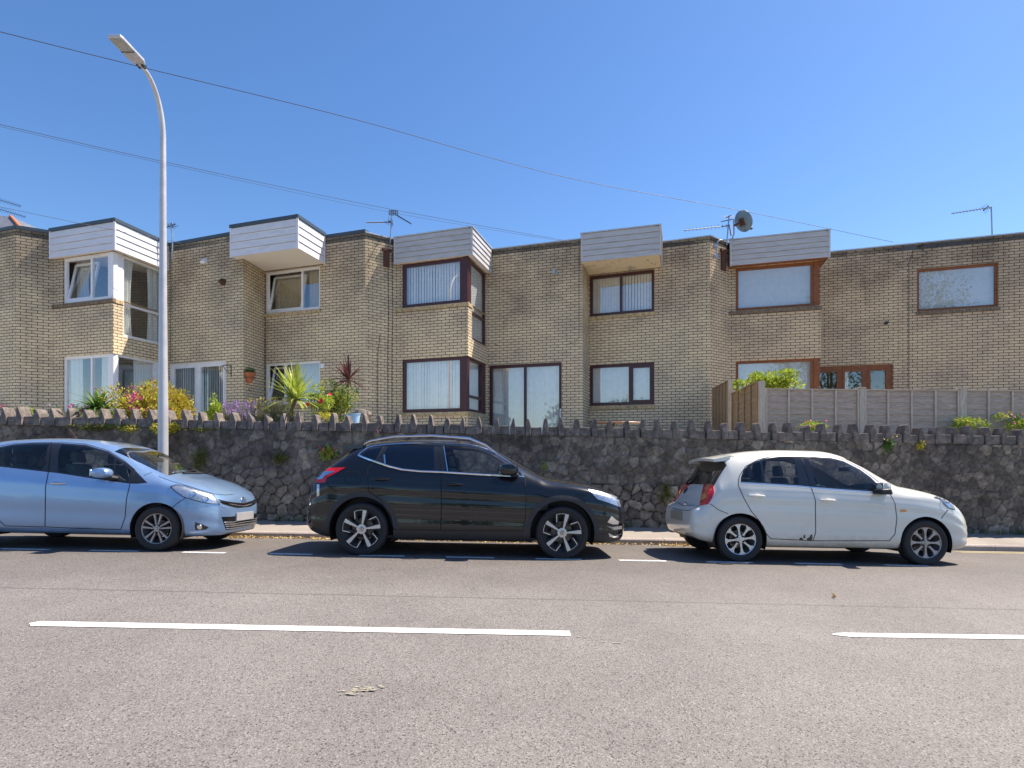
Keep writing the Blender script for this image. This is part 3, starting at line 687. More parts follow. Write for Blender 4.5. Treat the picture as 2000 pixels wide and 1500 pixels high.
    window(root, F1, ul, L1 - post + 0.002, ZU0 + 0.005, ZU1, **wx['bayU'], fmat=fr)
    window(root, F1, ul, L1 - post + 0.002, ZL0 + 0.005, ZL1, **wx['bayLo'], fmat=fr)
    window(root, F2, sb, L2 - 0.06, 2.765, ZU1, **wx['sideU'], fmat=fr)
    sp = wx.get('sidepost', 0.16)
    window(root, F2, sp, L2 - 0.30, ZL0 + 0.005, ZL1, **wx['sideLo'], fmat=fr)
    pn = MB(); pn.fbox(F2, L2 - 0.298, L2 - 0.02, -0.12, -0.05, ZL0 + 0.004, ZL1); HB(pn, 'frame_panel', m, root, root)
    window(root, F3, da, db, zb + 0.06, dz1, **wx['doorW'], fmat=fr, name='patio_door')
    if 'w3' in wx:
        wo_ = window(root, F3, wa, wb, 3.655, 4.80, **wx['w3W'], fmat=fr); soldier(root, F3, wa - 0.02, wb + 0.03, 3.65, m='sill_dark', parent=wo_)
    if R2:
        wo_ = window(root, F4, ua, ub, 3.655, 4.80, **wx['w2U'], fmat=fr); soldier(root, F4, max(ua - 0.03, 0.01), ub + 0.02, 3.65, parent=wo_)
        wo_ = window(root, F4, ua, ub, 1.125, 2.27, **wx['w2L'], fmat=fr); soldier(root, F4, max(ua - 0.03, 0.01), ub + 0.02, 1.12, parent=wo_)
    return root, dict(F1=F1, F2=F2, F3=F3, L3=L3, F4=F4 if R2 else None)
C0 = (-12.58, 14.28); C1 = (-3.79, 14.55); C2_ = (5.20, 14.80)
# house 1 (white frames)
h1, f1 = house('yellow brick house with white window frames and dark roof edge, behind the street lamp', C0, (-11.95, 14.66), (-9.90, 13.98), (-9.60, 15.60), (-6.96, 14.59), (-6.864, 15.62), C1,
    'upvc', 'brick', [(-11.93, 14.56), (-9.79, 13.88), (-9.50, 15.56)], [(-7.198, 14.43), (-5.242, 13.77), (-4.973, 14.95)], 1, M['trim_dark'], 0.085, M['board_white'], M['soffit_white'], M['soffit_white'],
    dict(bayL=122, door=(329, 441), w2=(518, 625), darksill=True, sidepost=0.14,
         bayU=dict(splits=(0.60,), tilt=(0,), fw=0.075, cover=[('drape', 0.0, 0.42, 'curtain', 0.35, -1), ('drape', 0.72, 1.0, 'curtain')]),
         bayLo=dict(splits=(0.60,), fw=0.075, sash=(), cover=[('drape', 0.0, 0.30, 'curtain'), ('drape', 0.74, 1.0, 'curtain')]),
         sideU=dict(rails=(3.60,), fw=0.06, cover=[('drape', 0.0, 0.36, 'curtain', 0.25, -1), ('drape', 0.66, 1.0, 'curtain', 0.15, 1)]),
         sideLo=dict(fw=0.06, cover=[('drape', 0.5, 1.0, 'curtain')]),
         doorW=dict(splits=(0.5,), fw=0.085, sash=(0, 1), cover=[('slats', 0.0, 1.0, 35)]),
         w2U=dict(splits=(0.66,), tilt=(0,), cover=[('drape', 0.0, 0.55, 'curtain_beige'), ('drape', 0.66, 1.0, 'curtain_beige')]),
         w2L=dict(splits=(0.35,), tilt=(0,), cover=[('roller', 0.36, 1.0, 0.35)])))
# house 2 (maroon frames)
h2, f2 = house('yellow brick house with maroon window frames and peeling cream soffit', C1, (-3.10, 15.08), (-1.122, 14.35), (-0.693, 15.875), (1.883, 15.01), (2.18, 15.98), C2_,
    'maroon', 'brick', [(-3.12, 14.99), (-1.014, 14.26), (-0.59, 15.82)], [(1.834, 14.82), (3.739, 14.22), (4.057, 15.26)], 1, M['trim_light'], 0.03, M['board_grey'], M['soffit_white'], M['soffit_peel'],
    dict(bayL=785, door=(955, 1097), w2=(1150, 1278), sidepost=0.16,
         bayU=dict(fw=0.085, cover=[('slats', 0.0, 1.0, 20)]), bayLo=dict(fw=0.085, cover=[('slats', 0.0, 1.0, 14)]),
         sideU=dict(rails=(3.50,), fw=0.07, cover=[('roller', 0.0, 1.0)]), sideLo=dict(rails=(1.28,), fw=0.075, cover=[('slats', 0.0, 1.0, 10)]),
         doorW=dict(splits=(0.5,), fw=0.085, sash=(), cover=[('slats', 0.0, 1.0, 15)], handle=True),
         w2U=dict(splits=(0.49,), fw=0.08, cover=[('slats', 0.0, 0.5, 20), ('slats', 0.5, 1.0, 32)]),
         w2L=dict(splits=(0.63,), fw=0.08, sash=(1,), cover=[('slats', 0.0, 1.0, 12)])))
# house 3 (orange oak frames)
h3, f3 = house('weathered brick house with orange wooden window frames, behind the fence', C2_, (5.93, 15.36), (8.07, 14.70), (8.55, 16.21), (17.0, 13.30), None, None,
    'oak', 'brick_b', [(5.88, 15.15), (8.13, 14.44), (8.62, 16.14)], None, 1, M['trim_light'], 0.03, M['board_grey'], M['oak'], None,
    dict(bayL=1437, door=(1588, 1744), w3=(1791, 1950), darksill=True,
         bayU=dict(fw=0.07, cover=[('roller', 0.0, 1.0)]), bayLo=dict(fw=0.07, cover=[('roller', 0.0, 1.0)]),
         sideU=dict(rails=(3.5,), fw=0.07, cover=[('roller', 0.0, 1.0)]), sideLo=dict(fw=0.07, cover=[('roller', 0.0, 1.0)]),
         doorW=dict(splits=(0.36, 0.68), fw=0.10, sash=(0, 1, 2), cover=[('drape', 0.40, 0.47, 'curtain')]),
         w3W=dict(fw=0.06, cover=[('roller', 0.0, 1.0)])))
# the next house on the left: only the end of its window wall shows
h0 = empty('terraced_house', (-14.5, 15.0, GZ)); tag(h0, 'sliver of yellow brick house wall at the left edge of the photo', 'house')
sh = Shell(); sh.u = 3.1; sh.seg((-20.6, 17.1), C0, GZ - CAMZ - 0.35, H0); HB(sh.mb, 'wall', M['brick'], h0, h0)
rf = MB(); rf.prism([(-20.6, 17.1), C0, (-12.58, 24), (-20.6, 24)], lambda x, y, z: (x, y, z + CAMZ), H0 - 0.16, H0 - 0.02); HB(rf, 'roof', M['felt'], h0, h0)
roof_trim(h0, [((-20.6, 17.1), C0)], M['trim_dark'], 0.085)
# small fittings belonging to the houses
def fit(mb, name, m, root, smooth=True): return HB(mb, name, M[m] if isinstance(m, str) else m, root, root, smooth)
def wall_pt(F, p, q, px, py):
    u = u_at(p, q, px); x, y, _ = F(u, 0, 0); return u, (870 - py) * y / 1100.0
P3a, Qa = (-9.60, 15.60), (-6.96, 14.59)
u, z = wall_pt(f1['F3'], P3a, Qa, 400, 510); F = f1['F3']
mb = MB(); mb.hexa([F(u - .08, .07, z - .07), F(u + .08, .07, z - .07), F(u + .08, 0, z - .07), F(u - .08, 0, z - .07), F(u - .08, .10, z - .03), F(u + .08, .10, z - .03), F(u + .08, 0, z + .08), F(u - .08, 0, z + .08)]); fit(mb, 'vent_cowl', 'upvc', h1, False)
u, z = wall_pt(F, P3a, Qa, 437, 551)
mb = MB(); mb.lathe([(0.0, 0.0), (0.085, 0.0), (0.085, 0.05), (0.05, 0.12), (0.0, 0.12)], lambda a, b, h: F(u + a, h, z + b), 16); fit(mb, 'flue_cover', 'rust', h1)
mb = MB(); u2, z2 = wall_pt(F, P3a, Qa, 334, 500)
mb.tube([F(u2, 0.012, 5.45), F(u2 + .01, 0.012, 4.2), F(u2, .012, 2.3)], 0.007, 6); fit(mb, 'wall_cable', 'cable', h1)
F4 = f1['F4']; mb = MB(); mb.tube([F4(0.05, .012, 4.7), F4(0.05, .012, 0.3)], .007, 6); mb.tube([F4(0.0, .012, 3.2), F4(0.0, .012, 0.3)], .006, 6); fit(mb, 'wall_cable', 'cable', h1)
u, z = wall_pt(F4, (-6.864, 15.62), C1, 630, 715); mb = MB(); mb.fbox(F4, u - .03, u + .07, 0, .05, z - .06, z + .06); fit(mb, 'light_box', 'upvc', h1, False)
F = f2['F3']; P3b, Qb = (-0.693, 15.875), (1.883, 15.01)
u, z = wall_pt(F, P3b, Qb, 1083, 533)
mb = MB(); mb.lathe([(0.0, 0.11), (0.05, 0.11), (0.06, 0.05), (0.045, 0.0)], lambda a, b, h: F(u + a, h, z + b), 12); mb.fbox(F, u + .02, u + .09, 0, .03, z - .06, z + .01); fit(mb, 'security_light', 'galv', h2)
mb = MB(); u, z = wall_pt(F, P3b, Qb, 975, 676); mb.tube([F(u, .0, z), F(u - .05, .10, z + .03), F(u - .09, .12, z + .04)], .007, 6); fit(mb, 'overflow_pipe', 'rust', h2)
mb = MB(); u, z = wall_pt(F, P3b, Qb, 1131, 470); mb.tube([F(u, .012, 5.3), F(u, .012, 2.9), F(u - .1, .012, 2.75), F(u - .35, .012, 2.72)], .006, 6); fit(mb, 'wall_cable', 'cable', h2)
Fp, Lp, _, _ = frame(C1, (-3.10, 15.08)); mb = MB()
for uu in (0.62, 0.74): mb.tube([Fp(uu, .012, 5.1), Fp(uu + .02, .012, 3.6), Fp(uu, .012, 2.5), Fp(uu, .012, .4)], .006, 6)
fit(mb, 'wall_cable', 'cable', h2)
mb = MB(); mb.tube([Fp(.40, .012, 2.9), Fp(.34, .012, 2.4), Fp(.34, .012, .6), Fp(.5, .03, .45), Fp(.8, .05, .52)], .007, 6); fit(mb, 'wall_cable', 'cable', h2)
mb = MB(); mb.fbox(Fp, .50, .66, 0.0, .045, 4.72, 5.18); mb.fbox(Fp, .46, .72, 0.0, .06, 5.14, 5.2); fit(mb, 'rusty_outlet', 'rust', h2, False)
Fq, Lq, _, _ = frame(C2_, (5.93, 15.36)); mb = MB(); mb.fbox(Fq, .50, .70, 0.0, .045, 4.70, 5.26); mb.fbox(Fq, .46, .78, 0.0, .06, 5.2, 5.27); fit(mb, 'rusty_outlet', 'rust', h3, False)
mb = MB(); mb.tube([Fq(.30, .02, 4.75), Fq(.74, .02, 4.6), Fq(.76, .02, 3.0), Fq(.74, .02, .9)], .007, 6); fit(mb, 'wall_cable', 'cable_light', h3)
F = f3['F3']; P3c, Qc = (8.55, 16.21), (17.0, 13.30)
u, z = wall_pt(F, P3c, Qc, 1775, 500); mb = MB(); mb.tube([F(u, .012, 5.0), F(u, .012, .3)], .006, 6)
mb.tube([F(u - .35, .02, 4.95), F(u, .03, 5.12), F(u + .2, .03, 5.08), F(u + .42, .04, 5.18), F(u + .3, .03, 5.32), F(u + .1, .02, 5.3), F(u, .02, 5.0)], .007, 6); fit(mb, 'wall_cable', 'cable', h3)
u, z = wall_pt(F, P3c, Qc, 1731, 631); mb = MB(); mb.lathe([(0, .06), (.04, .06), (.05, .0)], lambda a, b, h: F(u + a, h, z + b), 10); fit(mb, 'outside_tap', 'dark_metal', h3)
# ================================================================ RUBBLE STONE WALL with cock-and-hen coping
def wall_top(x): return CAMZ + 0.0095 * 36.5 + 0.02 + (-0.0205) * x + 0.0
# photo: coping foot y = 832 at x 1000 -> 38 px above the horizon at 10.5 m
def cope_foot(x): return CAMZ + (870 - 832) * 10.5 / 1100 - 0.0205 * x
def vnoise(x, y, s):
    xi, yi = math.floor(x), math.floor(y); fx, fy = x - xi, y - yi
    def h(a, b):
        n = math.sin(a * 127.1 + b * 311.7 + s * 74.7) * 43758.5453; return n - math.floor(n)
    fx = fx * fx * (3 - 2 * fx); fy = fy * fy * (3 - 2 * fy)
    return (h(xi, yi) * (1 - fx) + h(xi + 1, yi) * fx) * (1 - fy) + (h(xi, yi + 1) * (1 - fx) + h(xi + 1, yi + 1) * fx) * fy
def build_wall():
    import numpy as np
    rng = np.random.RandomState(3)
    x0, x1, hz = -12.0, 12.0, 1.62
    dx = 0.026; nx_ = int((x1 - x0) / dx) + 1; nz_ = int(hz / dx) + 1
    # jittered stone centres
    cw, ch = 0.205, 0.160; cells = {}
    def centre(i, j):
        k = (i, j)
        if k not in cells: cells[k] = (rng.uniform(0.08, 0.92), rng.uniform(0.10, 0.90), rng.rand(), rng.uniform(-.5, .5))
        a = cells[k]; return ((i + a[0] + 0.5 * (j % 2)) * cw, (j + a[1]) * ch, a[2], a[3])
    verts = []; cols = []
    for b in range(nz_):
        for a in range(nx_):
            x = x0 + a * dx; z = b * dx
            wx = x + 0.03 * (vnoise(x * 6, z * 6, 1) - .5); wz = z + 0.03 * (vnoise(x * 6, z * 6, 2) - .5)
            j0 = int(math.floor(wz / ch)); best = []
            for j in range(j0 - 2, j0 + 3):
                i0 = int(math.floor(wx / cw - 0.5 * (j % 2)))
                for i in range(i0 - 2, i0 + 3):
                    c = centre(i, j); d = math.hypot(wx - c[0], (wz - c[1]) * 1.12); best.append((d, c))
            best.sort(key=lambda q: q[0]); f = best[1][0] - best[0][0]; c = best[0][1]
            # how much the wall is smeared with old mortar: most of the upper part, left and centre
            sm = 0.80 * max(0, min(1, (z - (0.55 if x > 0.8 else 0.78)) / 0.30)) + 0.30 * vnoise(x * 0.8, z * 1.5, 5)
            if 1.2 < x < 3.8 and z < 0.78: sm = 0.02
            if x > 4.3: sm = 0.62 + 0.38 * vnoise(x * 1.1, z * 2, 8)
            sm = max(0, min(1, sm))
            jw = 0.022 * (1 - 0.25 * sm)
            face = max(0, min(1, (f - jw * 0.35) / jw))
            rnd = max(0, min(1, f / 0.075)); dome = math.sqrt(max(0, 1 - (1 - rnd) ** 2))
            depth = (0.034 * dome + 0.012 * c[3]) * (1 - 0.62 * sm) + 0.02 * (vnoise(x * 11, z * 11, 3) - .5) * (0.5 + sm) + 0.035 * (vnoise(x * 1.3, z * 1.3, 4) - .5)
            zz = pave_z(x, WALLY) - 0.03 + z * (cope_foot(x) - 0.16 - pave_z(x, WALLY) + 0.03) / hz
            verts.append((x, WALLY - depth, zz)); cols.append((c[2], face, sm, 1))
    faces = [(b * nx_ + a, b * nx_ + a + 1, (b + 1) * nx_ + a + 1, (b + 1) * nx_ + a) for b in range(nz_ - 1) for a in range(nx_ - 1)]
    me = bpy.data.meshes.new('stone_face'); me.from_pydata(verts, [], faces); me.update()
    ca = me.color_attributes.new('stone', 'FLOAT_COLOR', 'POINT')
    ca.data.foreach_set('color', np.array(cols, dtype=np.float32).ravel())
    me.materials.append(M['stone']); me.polygons.foreach_set('use_smooth', [True] * len(me.polygons))
    root = empty('stone_wall', (0, WALLY, pave_z(0, WALLY)))
    tag(root, 'dark rubble stone retaining wall topped with pointed coping stones, behind the parked cars', 'wall')
    o = bpy.data.objects.new('stone_face', me); COL.objects.link(o); o.parent = root; o.location = (0, -WALLY, -pave_z(0, WALLY))
    # solid core behind the face
    mb = MB()
    for i in range(12):
        xa = x0 + 2 * i; xb = xa + 2
        mb.hexa([(xa, WALLY + .03, -1), (xb, WALLY + .03, -1), (xb, WALLY + .36, -1), (xa, WALLY + .36, -1),
                 (xa, WALLY + .03, cope_foot(xa) - .16), (xb, WALLY + .03, cope_foot(xb) - .16), (xb, WALLY + .36, cope_foot(xb) - .16), (xa, WALLY + .36, cope_foot(xa) - .16)])
    HB(mb, 'wall_core', M['soil'], root, root)
    # coping: tall pointed stone, low block, tall pointed stone ...
    pitch = 0.305; k0 = int(-9.9 / pitch); k1 = int(10.2 / pitch)
    for k in range(k0, k1):
        x = k * pitch + random.uniform(-.02, .02); zf = cope_foot(x)
        wtop = random.uniform(.055, .075); hgt = random.uniform(.13, .185); lean = random.uniform(-.018, .018)
        if x < -4.3: lean -= random.uniform(0.01, 0.035); wtop *= 1.2
        left = random.uniform(.047, .062)
        nseg = 7; prof = []
        # outline of the stone seen from the road
        kind = random.random()
        if kind < .62: pr = [(-1, -.165), (1, -.165), (1, -.02), (.80, .02), (.36, .80), (.10, 1.0), (-.14, 1.0), (-.42, .78), (-.9, .02), (-1, -.02)]
        elif kind < .86: pr = [(-1, -.165), (1, -.165), (1, -.02), (.94, .05), (.66, .62), (.40, .92), (.05, 1.0), (-.3, .9), (-.62, .6), (-1, 0.0)]
        else: pr = [(-1, -.165), (1, -.165), (1, -.02), (.85, .30), (.56, .84), (.2, 1.0), (-.36, .96), (-.72, .70), (-.95, .2), (-1, 0)]
        poly = [(x + a * left + (lean * b if b > 0 else 0) + random.uniform(-.005, .005), zf + (b if b < 0 else b * hgt)) for a, b in pr]
        mb = MB(); yj = random.uniform(-.015, .015)
        mb.prism(poly, lambda u, v, w: (u, WALLY + w, v), -.045 + yj, .19)
        o = HB(mb, 'coping_stone', M['cope'], root, root)
        bv = o.modifiers.new('b', 'BEVEL'); bv.width = .012; bv.segments = 2; bv.limit_method = 'ANGLE'
        # low block between
        xa = x + left + .006; xb = (k + 1) * pitch - .060
        zz = cope_foot((xa + xb) / 2) + random.uniform(-.012, .008)
        mb = MB(); yj = random.uniform(-.012, .012)
        mb.hexa([(xa, WALLY - .022 + yj, zz - .165), (xb, WALLY - .022 + yj, zz - .168), (xb, WALLY + .36, zz - .165), (xa, WALLY + .36, zz - .165),
                 (xa, WALLY - .018 + yj, zz + random.uniform(-.008, .004)), (xb, WALLY - .018 + yj, zz + random.uniform(-.008, .004)), (xb, WALLY + .36, zz), (xa, WALLY + .36, zz)])
        o = HB(mb, 'coping_block', M['cope'], root, root)
        bv = o.modifiers.new('b', 'BEVEL'); bv.width = .010; bv.segments = 2
    return root
build_wall()

# ================================================================ FENCE
def fence_run(label, p, q, zt0, zt1, zb, panels, m, posts, cap=True, n_batt=4, boards=8):
    """lap panel fence from p to q; every post and panel is a part"""
    F, L, t, n = frame(p, q); root = empty('garden_fence', (p[0], p[1], CAMZ + zb)); tag(root, label, 'fence')
    fm = M[m]
    pw = L / panels
    for i in range(panels):
        a, b = i * pw + .05, (i + 1) * pw - .05
        def zt(u): return zt0 + (zt1 - zt0) * u / L
        mb = MB(); hb = (zt(a) - zb) / boards
        for k in range(boards):
            segs = 8; z = zb + k * hb
            for s in range(segs):
                ua, ub = a + (b - a) * s / segs, a + (b - a) * (s + 1) / segs
                wa = .012 * (vnoise(ua * 5 + i * 9, k * 3.1, 2) - .5); wb = .012 * (vnoise(ub * 5 + i * 9, k * 3.1, 2) - .5)
                da, db = zt(ua) - zt(a), zt(ub) - zt(a)
                mb.quad(F(ua, .018, z + wa + da), F(ub, .018, z + wb + db), F(ub, .002, z + hb + wb + .012 + db), F(ua, .002, z + hb + wa + .012 + da))
                mb.quad(F(ua, .0, z + wa + da), F(ub, .0, z + wb + db), F(ub, .018, z + wb + db), F(ua, .018, z + wa + da))
                mb.quad(F(ub, -.006, z + wb + db), F(ua, -.006, z + wa + da), F(ua, -.006, z + hb + wa + da), F(ub, -.006, z + hb + wb + db))
        HB(mb, 'panel_boards', fm, root, root)
        mb = MB()
        for k in range(n_batt + 1):
            u = a + (b - a) * k / n_batt; u = min(max(u, a + .02), b - .02)
            mb.fbox(F, u - .018, u + .018, .019, .040, zb, zt(u) - .012)
        for s in range(6):
            ua, ub = a + (b - a) * s / 6, a + (b - a) * (s + 1) / 6
            mb.hexa([F(ua, .046, zt(ua) - .012), F(ub, .046, zt(ub) - .012), F(ub, -.02, zt(ub) - .012), F(ua, -.02, zt(ua) - .012), F(ua, .046, zt(ua) + .008), F(ub, .046, zt(ub) + .008), F(ub, -.02, zt(ub) + .008), F(ua, -.02, zt(ua) + .008)])
        HB(mb, 'batten', M['fence_post'] if m == 'fence' else fm, root, root)
    for i in posts:
        u = i * pw; z = zt0 + (zt1 - zt0) * u / L
        mb = MB(); mb.fbox(F, u - .046, u + .046, -.05, .045, zb, z + .02); po = HB(mb, 'post', M['fence_post'], root, root)
        if cap:
            mb = MB(); mb.fbox(F, u - .07, u + .07, -.075, .07, z + .021, z + .045); HB(mb, 'post_cap', M['fence_post'], po, root)
    return root
fz = GZ - CAMZ
fence_run('long grey weathered lap fence facing the road above the stone wall', (5.03, 11.32), (12.8, 11.05), 1.135, 1.05, 0.12, 4, 'fence', [1, 2, 3, 4])
fence_run('brown side fence panel running back from the corner of the grey fence', (4.97, 12.72), (4.99, 11.34), 1.16, 1.30, 0.10, 1, 'fence_brown', [], n_batt=4)
fence_run('brown side fence panel nearest the house wall, set higher than its neighbour', (5.26, 14.72), (4.96, 12.80), 1.48, 1.48, 0.10, 1, 'fence_brown', [1], cap=False, n_batt=5)
mb = MB(); mb.box(4.955, 5.055, 11.24, 11.335, CAMZ + .1, CAMZ + 1.29)
o = mb.build('fence_post', M['fence_post']); tag(o, 'grey wooden post at the corner where the fences meet', 'post')

# ================================================================ STREET LAMP
lx, ly = -6.32, 10.2; lz = pave_z(lx, ly)
root = empty('street_lamp', (lx, ly, lz)); tag(root, 'tall grey street lamp with curved arm and flat lantern', 'street lamp')
mb = MB(); mb.tube([(lx, ly, lz - .1), (lx, ly, lz + 2.0), (lx, ly, CAMZ + 1.3), (lx, ly, CAMZ + 3.0), (lx, ly, CAMZ + 5.55)], [.086, .084, .074, .062, .048], 20); HB(mb, 'pole', M['lamp_post'], root, root, True)
pts = []
for k in range(11):
    a = R(90 * k / 10) * .96; pts.append((lx, ly - 0.56 * (1 - math.cos(a)), CAMZ + 5.55 + .92 * math.sin(a)))
pts.append((lx, 9.54, CAMZ + 6.475))
mb = MB(); mb.tube(pts, [.048 - .0016 * i for i in range(len(pts))], 14); HB(mb, 'arm', M['lamp_post'], root, root, True)
hx = lx; zL = CAMZ + 6.47
def LH(u, v, w_): return (hx + u, 9.60 - v, zL + w_ + v * .015)
mb = MB(); mb.prism([(-.07, 0), (.07, 0), (.118, .10), (.118, .60), (.10, .66), (-.10, .66), (-.118, .60), (-.118, .10)], LH, 0.0, .05)
o = HB(mb, 'lantern_housing', M['lamp_post'], root, root); bv = o.modifiers.new('b', 'BEVEL'); bv.width = .012; bv.segments = 2
mb = MB(); mb.prism([(-.095, .35), (.095, .35), (.095, .63), (-.095, .63)], LH, -.008, -.0005); HB(mb, 'lamp_lens', plain('lens_grey', (.36, .38, .36), .2), o, root)
mb = MB(); mb.prism([(-.103, .33), (.103, .33), (.103, .35), (-.103, .35)], LH, -.010, -.0005); mb.prism([(-.06, -.05), (.06, -.05), (.06, .04), (-.06, .04)], LH, -.02, .035); HB(mb, 'bracket', M['dark_metal'], root, root)
mb = MB(); mb.fbox(lambda u, d, z: (lx + u, ly - d, z), -.045, .045, .095, .103, lz + .5, lz + .95); HB(mb, 'access_door', M['lamp_post'], root, root)

# ================================================================ WIRES
def wire(pts, r, label, dia=6):
    """sagging cable through px points given with their distance"""
    P = []
    for (px, py, D) in pts: P.append(Vector((px_x(px, D), D, CAMZ + (870 - py) * D / 1100.0)))
    out = []
    n = len(P)
    for i in range(n - 1):
        p0 = P[max(i - 1, 0)]; p1 = P[i]; p2 = P[i + 1]; p3 = P[min(i + 2, n - 1)]
        for k in range(8):
            t = k / 8
            out.append(.5 * ((2 * p1) + (-p0 + p2) * t + (2 * p0 - 5 * p1 + 4 * p2 - p3) * t * t + (-p0 + 3 * p1 - 3 * p2 + p3) * t ** 3))
    out.append(P[-1])
    d = (out[0] - out[3]).normalized(); out.insert(0, out[0] + d * 9)
    mb = MB(); mb.tube(out, r, dia)
    o = mb.build('overhead_cable', M['cable'], None, True); tag(o, label, 'cable', None); return o
wire([(0, 62, 8.0), (280, 132, 9.0), (700, 235, 10.7), (1100, 345, 12.6), (1450, 412, 14.2), (1745, 473, 15.45)], .0055, 'highest overhead cable crossing the sky, ending at the right-hand house')
wire([(0, 243, 10.0), (330, 318, 11.5), (760, 408, 13.8), (1128, 474, 14.95)], .0045, 'upper of the two parallel cables that run to the maroon-framed house')
wire([(0, 247, 10.1), (330, 322, 11.6), (760, 414, 13.9), (1140, 478, 14.93)], .003, 'lower thinner of the two parallel cables that run to the maroon-framed house')
wire([(0, 404, 12), (180, 441, 13.2), (352, 474, 14.9)], .0045, 'lowest short cable at the left edge, passing behind the street lamp')

# ================================================================ AERIALS AND DISH
def P3(px, py, D): return Vector((px_x(px, D), D, CAMZ + (870 - py) * D / 1100.0))
def yagi(mb, a, b, n, el, axis, r=.008):
    mb.tube([a, b], r * 1.5, 6)
    for k in range(n):
        p = a.lerp(b, (k + .5) / n); e = el * (1.25 - .45 * k / n); mb.tube([p - axis * e, p + axis * e], r * .55, 4)
def aerial(label, D, base, top, arms, grid=None, extra=None):
    b, t = P3(*base, D), P3(*top, D); root = empty('tv_aerial', b); tag(root, label, 'aerial')
    mb = MB(); mb.tube([b - Vector((0, 0, .12)), t], .017, 8); HB(mb, 'mast', M['galv'], root, root, True)
    for (pa, pb, dy, n, el, ax) in arms:
        mb = MB(); a = P3(*pa, D); c = P3(*pb, D); c.y += dy; c = Vector((px_x(pb[0], D + dy), D + dy, CAMZ + (870 - pb[1]) * (D + dy) / 1100)); yagi(mb, a, c, n, el, Vector(ax).normalized()); HB(mb, 'yagi_arm', M['dark_metal'], root, root)
    if grid:
        mb = MB(); (gx0, gy0, gx1, gy1) = grid
        for k in range(4):
            y = gy0 + (gy1 - gy0) * k / 3; mb.tube([P3(gx0, y, D), P3(gx1, y, D)], .009, 5)
        for k in range(5):
            x = gx0 + (gx1 - gx0) * k / 4; mb.tube([P3(x, gy0, D), P3(x, gy1, D)], .009, 5)
        HB(mb, 'reflector_grid', M['dark_metal'], root, root)
    return root
aerial('rooftop aerial with grid reflector and two arms, above the maroon-framed corner window', 14.95, (762, 466), (766, 412), [((764, 434), (716, 435), -.3, 12, .055, (0, .5, 1)), ((774, 420), (803, 437), -.5, 12, .05, (.5, .5, -.6)), ((758, 430), (768, 438), 0, 3, .10, (0, 0, 1))], grid=(760, 411, 777, 420))
aerial('rooftop aerial with long level arm, beside the satellite dish', 14.95, (1419, 470), (1424, 421), [((1422, 441), (1335, 450), -.3, 12, .06, (0, .3, 1)), ((1408, 433), (1432, 428), 0, 2, .02, (0, 0, 1)), ((1424, 438), (1428, 461), .1, 8, .075, (1, .1, 0)), ((1418, 425), (1428, 421), 0, 3, .16, (1, .3, .1))])
aerial('lone aerial on the flat roof near the right edge of the photo', 15.6, (1938, 458), (1936, 404), [((1936, 405), (1859, 417), -.4, 12, .05, (0, .5, 1)), ((1920, 412), (1931, 402), 0, 4, .10, (.5, 0, -.8))])
aerial('small aerial on the roof just behind the street lamp pole', 15.3, (337, 500), (336, 434), [((322, 445), (342, 438), 0, 5, .14, (.9, .3, -.25)), ((334, 436), (338, 444), 0, 3, .1, (1, 0, .2))])
# far left pair of arms rises from behind the neighbouring roof
aerial('pair of thin aerial arms at the far left edge above the slate roof', 22.0, (-22, 470), (-22, 380), [((-22, 384), (41, 403), -.4, 16, .09, (.3, .3, 1)), ((-22, 402), (50, 424), -.6, 16, .09, (.3, .3, 1))])
# dish
D = 14.75; root = empty('satellite_dish', P3(1441, 446, D)); tag(root, 'grey satellite dish on a bent tube bracket above the roof corner', 'satellite dish')
c = P3(1452, 432, D + .05); nrm = Vector((.70, -.02, .42)).normalized()
nrm = Vector((.66, .50, .45)).normalized(); a1 = Vector((0, 0, 1)).cross(nrm).normalized(); a2 = nrm.cross(a1)
mb = MB(); mb.lathe([(0, -.07), (.08, -.066), (.17, -.045), (.24, -.012), (.262, .004), (.262, .012), (.24, -.002), (.17, -.034), (.08, -.055), (0, -.058)], lambda x, y, h: c + a1 * x * .92 + a2 * y * 1.08 + nrm * h, 32); HB(mb, 'dish', M['dish'], root, root, True)
mb = MB(); q = c - nrm * .07; mb.tube([q + a2 * .02, q - nrm * .12, P3(1433, 441, D)], .03, 8); mb.prism([(-.07, -.10), (.07, -.10), (.05, .10), (-.05, .10)], lambda u, v, w_: q + a1 * u + a2 * v - nrm * w_, -.0, .04); HB(mb, 'back_bracket', M['rust'], root, root)
mb = MB(); e = c - a2 * .27 + nrm * .30; mb.tube([c - a2 * .25 - nrm * .03, e], .012, 6); mb.lathe([(0, 0), (.03, 0), (.035, .06), (0, .07)], lambda x, y, h: e + a1 * x + a2 * y - nrm * h + nrm * .03, 10); HB(mb, 'feed_arm', M['dark_metal'], root, root)
mb = MB(); mb.tube([P3(1433, 428, D), P3(1433.5, 458, D), P3(1430, 466, D), P3(1422, 469, D), P3(1406, 469, D - .05), P3(1401, 473, D - .08), P3(1399.5, 482, D - .1), P3(1399.5, 508, D - .1)], .020, 10); HB(mb, 'mast_tube', M['galv'], root, root, True)
mb = MB(); q1 = P3(1399.5, 480, D - .1); q2 = P3(1399.5, 500, D - .1)
for q in (q1, q2): mb.box(q.x - .07, q.x + .035, q.y - .03, q.y + .10, q.z - .035, q.z + .035)
HB(mb, 'wall_clamp', M['galv'], root, root)
